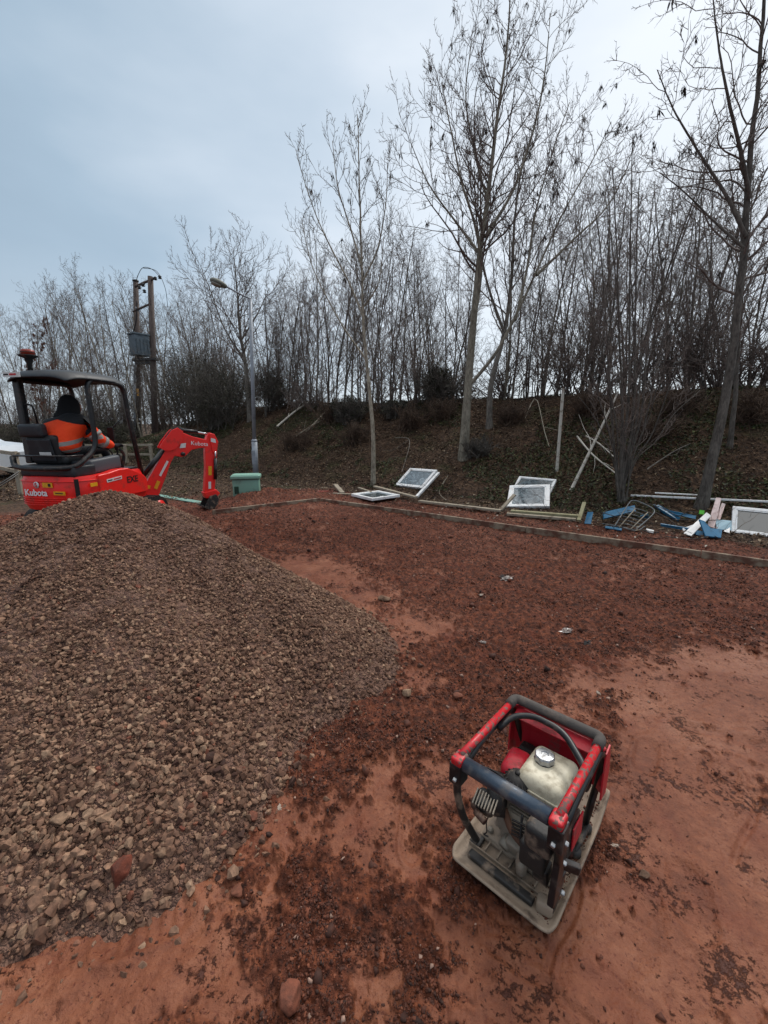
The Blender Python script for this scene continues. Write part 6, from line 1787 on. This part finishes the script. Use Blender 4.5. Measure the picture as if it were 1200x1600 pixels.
sheet_px('white_board', [(1104, 801, .24), (1111, 806, .22), (1080, 838, .03), (1068, 834, .03)], .016, upvc, 'white board slanting down to the left in the scrap', group='light panels in the scrap')
sheet_px('white_board', [(1119, 778, .42), (1127, 779, .42), (1116, 826, .08), (1105, 822, .08)], .02, pink_board, 'tallest pinkish board standing in the scrap pile', group='light panels in the scrap')
sheet_px('white_board', [(1128, 786, .36), (1133, 788, .34), (1120, 826, .07), (1113, 823, .07)], .016, pink_board, 'thin pinkish board behind the tallest one', group='light panels in the scrap')
sheet_px('green_scrap', [(1093, 797, .2), (1101, 798, .2), (1100, 804, .16), (1092, 803, .16)], .008, M("bright green plastic", rgb(90, 190, 60), .5), 'scrap of bright green plastic by the dark trunk', group='light panels in the scrap')
def rack():
    root = empty('wire_rack', atZ(985, 815, .05), label='bent grey wire rack lying under the blue beam', cat='wire rack')
    o = Vector(root.location)
    def w(u, v, z): return atZ(u, v, z) - o
    m = MB()
    for a, b in (((983, 783, .28), (1022, 800, .17)), ((986, 781, .30), (1026, 797, .20))):
        pass
    loop = [w(960, 823, .03), w(981, 789, .28), w(990, 782, .32), (w(1010, 789, .26)), w(1022, 797, .2), w(1018, 806, .14), w(993, 828, .02)]
    m.tube(smooth_path(loop, 5), .009, 8)
    loop = [w(940, 818, .02), w(965, 822, .03), w(993, 829, .02), w(1008, 822, .04)]
    m.tube(smooth_path(loop, 5), .008, 8)
    m.build('frame', wire_grey, root)
    m = MB()
    for k in range(7):
        f = k / 6
        a = w(960, 822, .03).lerp(w(984, 792, .26), f); b = w(992, 828, .02).lerp(w(1019, 803, .16), f)
        m.tube([a, a.lerp(b, .5) + Vector((0, 0, .01)), b], .0055, 6)
    m.build('rungs', wire_grey, root)
    m = MB()
    for f in (.25, .8):
        a = w(960, 822, .045).lerp(w(992, 828, .035), f); b = w(984, 792, .27).lerp(w(1019, 803, .17), f)
        m.tube([a, b], .008, 6)
    m.build('slats', timber_pale, root)
rack()
r_ = empty('bent_wire', atZ(1090, 815, .05), label='loose bent dark wires across the scrap pile', cat='wire')
o0 = Vector(r_.location); m = MB()
for pts in ([(1060, 808, .10), (1075, 800, .24), (1090, 802, .22), (1094, 812, .12)], [(1040, 838, .03), (1080, 842, .03), (1110, 838, .05)], [(1050, 812, .1), (1100, 813, .16), (1128, 812, .18)], [(945, 820, .02), (985, 826, .03), (1030, 832, .03)]):
    m.tube(smooth_path([atZ(*p) - o0 for p in pts], 5), .006, 6)
m.build('wire', blk_dusty, r_)
# crumpled film and paper scraps on the clay
def crumple(u, v, sz, label, mat, seed, group='crumpled film on the clay'):
    p = hit(u, v); rsx = np.random.RandomState(seed); bm = bmesh.new(); bmesh.ops.create_icosphere(bm, subdivisions=3, radius=1)
    for q in bm.verts:
        n_ = .35 * rsx.randn(); q.co = Vector((q.co.x * sz * (1 + n_), q.co.y * sz * .6 * (1 + n_), q.co.z * sz * .22 * (1 + n_)))
    me = bpy.data.meshes.new('film'); bm.to_mesh(me); bm.free(); me.materials.append(mat)
    o = bpy.data.objects.new('plastic_scrap', me); COL.objects.link(o); o.location = (p.x, p.y, p.z + sz * .1); o.rotation_euler = (0, 0, rsx.rand() * 3)
    tag(o, label, 'plastic scrap', group)
scrap_dull = M("muddy pale scrap", rgb(158, 142, 128), .7, dirt=rgb(100, 60, 45), dirt_amt=.6, dirt_scale=40)
crumple(884, 988, .045, 'larger crumpled clear film in the middle of the clay bed', plastic_film, 1)
crumple(918, 1006, .035, 'dark wet film right of the larger crumpled one', blk_rubber, 2)
crumple(792, 905, .06, 'grey crumpled plastic far up the clay bed', plastic_film, 3)
crumple(785, 902, .04, 'black scrap touching the grey crumpled plastic', blk_rubber, 4)
crumple(752, 930, .018, 'small white scrap below the black and grey plastic', scrap_dull, 5)
crumple(935, 1086, .014, 'white sliver lying above the compactor', scrap_dull, 6)
crumple(755, 1006, .022, 'whitish flakes left of the larger clear film', plastic_film, 7)
crumple(437, 1262, .014, 'cream coloured crumb at the gravel edge', scrap_dull, 8)
crumple(961, 1326, .012, 'tiny white scrap right of the compactor plate', scrap_dull, 9)

x, y = bank_points(260, tmax=1.6, smin=-6, smax=9, tmin=.15)
flat_leaves('paper_scraps', x, y, .018, M("pale litter flecks", rgb(176, 166, 152), .7), np.ones(len(x)), tilt=.5, lift=.02, label='pale flecks of torn litter among the discarded planks', cat='litter')

for nm, pix, t_, mt, lab, gr in (
    ('blue_strip', [(1000, 806, .12), (1012, 803, .16), (1015, 808, .10), (1003, 811, .06)], .018, blue_st, 'short blue steel strip between the wire rack and the slanting beam', 'pieces of blue painted scrap steel'),
    ('blue_strip', [(946, 822, .03), (972, 826, .03), (971, 829, .02), (945, 825, .02)], .014, blue_st, 'thin blue strip along the front foot of the wire rack', 'pieces of blue painted scrap steel'),
    ('blue_beam', [(1046, 797, .20), (1088, 806, .17), (1087, 811, .13), (1046, 802, .15)], .02, blue_st, 'long blue beam pointing at the crossed white boards', 'pieces of blue painted scrap steel'),
    ('blue_plate', [(1086, 828, .08), (1100, 831, .08), (1098, 838, .03), (1084, 835, .03)], .012, blue_st, 'small blue plate under the end of the white board', 'pieces of blue painted scrap steel'),
    ('white_board', [(1066, 826, .06), (1088, 818, .12), (1090, 822, .09), (1068, 830, .03)], .014, upvc, 'short white board crossing the one that slants left', 'light panels in the scrap'),
    ('white_board', [(1010, 826, .03), (1022, 829, .03), (1021, 833, .02), (1009, 830, .02)], .012, upvc, 'small white offcut lying in front of the wire rack', 'light panels in the scrap'),
    ('white_board', [(1132, 822, .08), (1141, 824, .08), (1140, 833, .03), (1131, 831, .03)], .012, upvc, 'small white offcut against the right hand window frame', 'light panels in the scrap')):
    sheet_px(nm, pix, t_, mt, lab, group=gr)
r_ = empty('bent_wire', atZ(965, 806, .1), label='thin dark rods tangled over the wire rack', cat='wire')
o0 = Vector(r_.location)
for pts in ([(938, 800, .2), (958, 806, .24), (975, 812, .1)], [(950, 796, .16), (940, 806, .18), (944, 816, .04)], [(1000, 784, .25), (1030, 792, .26), (1058, 806, .16), (1075, 812, .1)], [(1024, 800, .2), (1046, 812, .14), (1062, 826, .04)]):
    m = MB(); m.tube(smooth_path([atZ(*p) - o0 for p in pts], 5), .006, 6); m.build('rod', blk_dusty, r_)
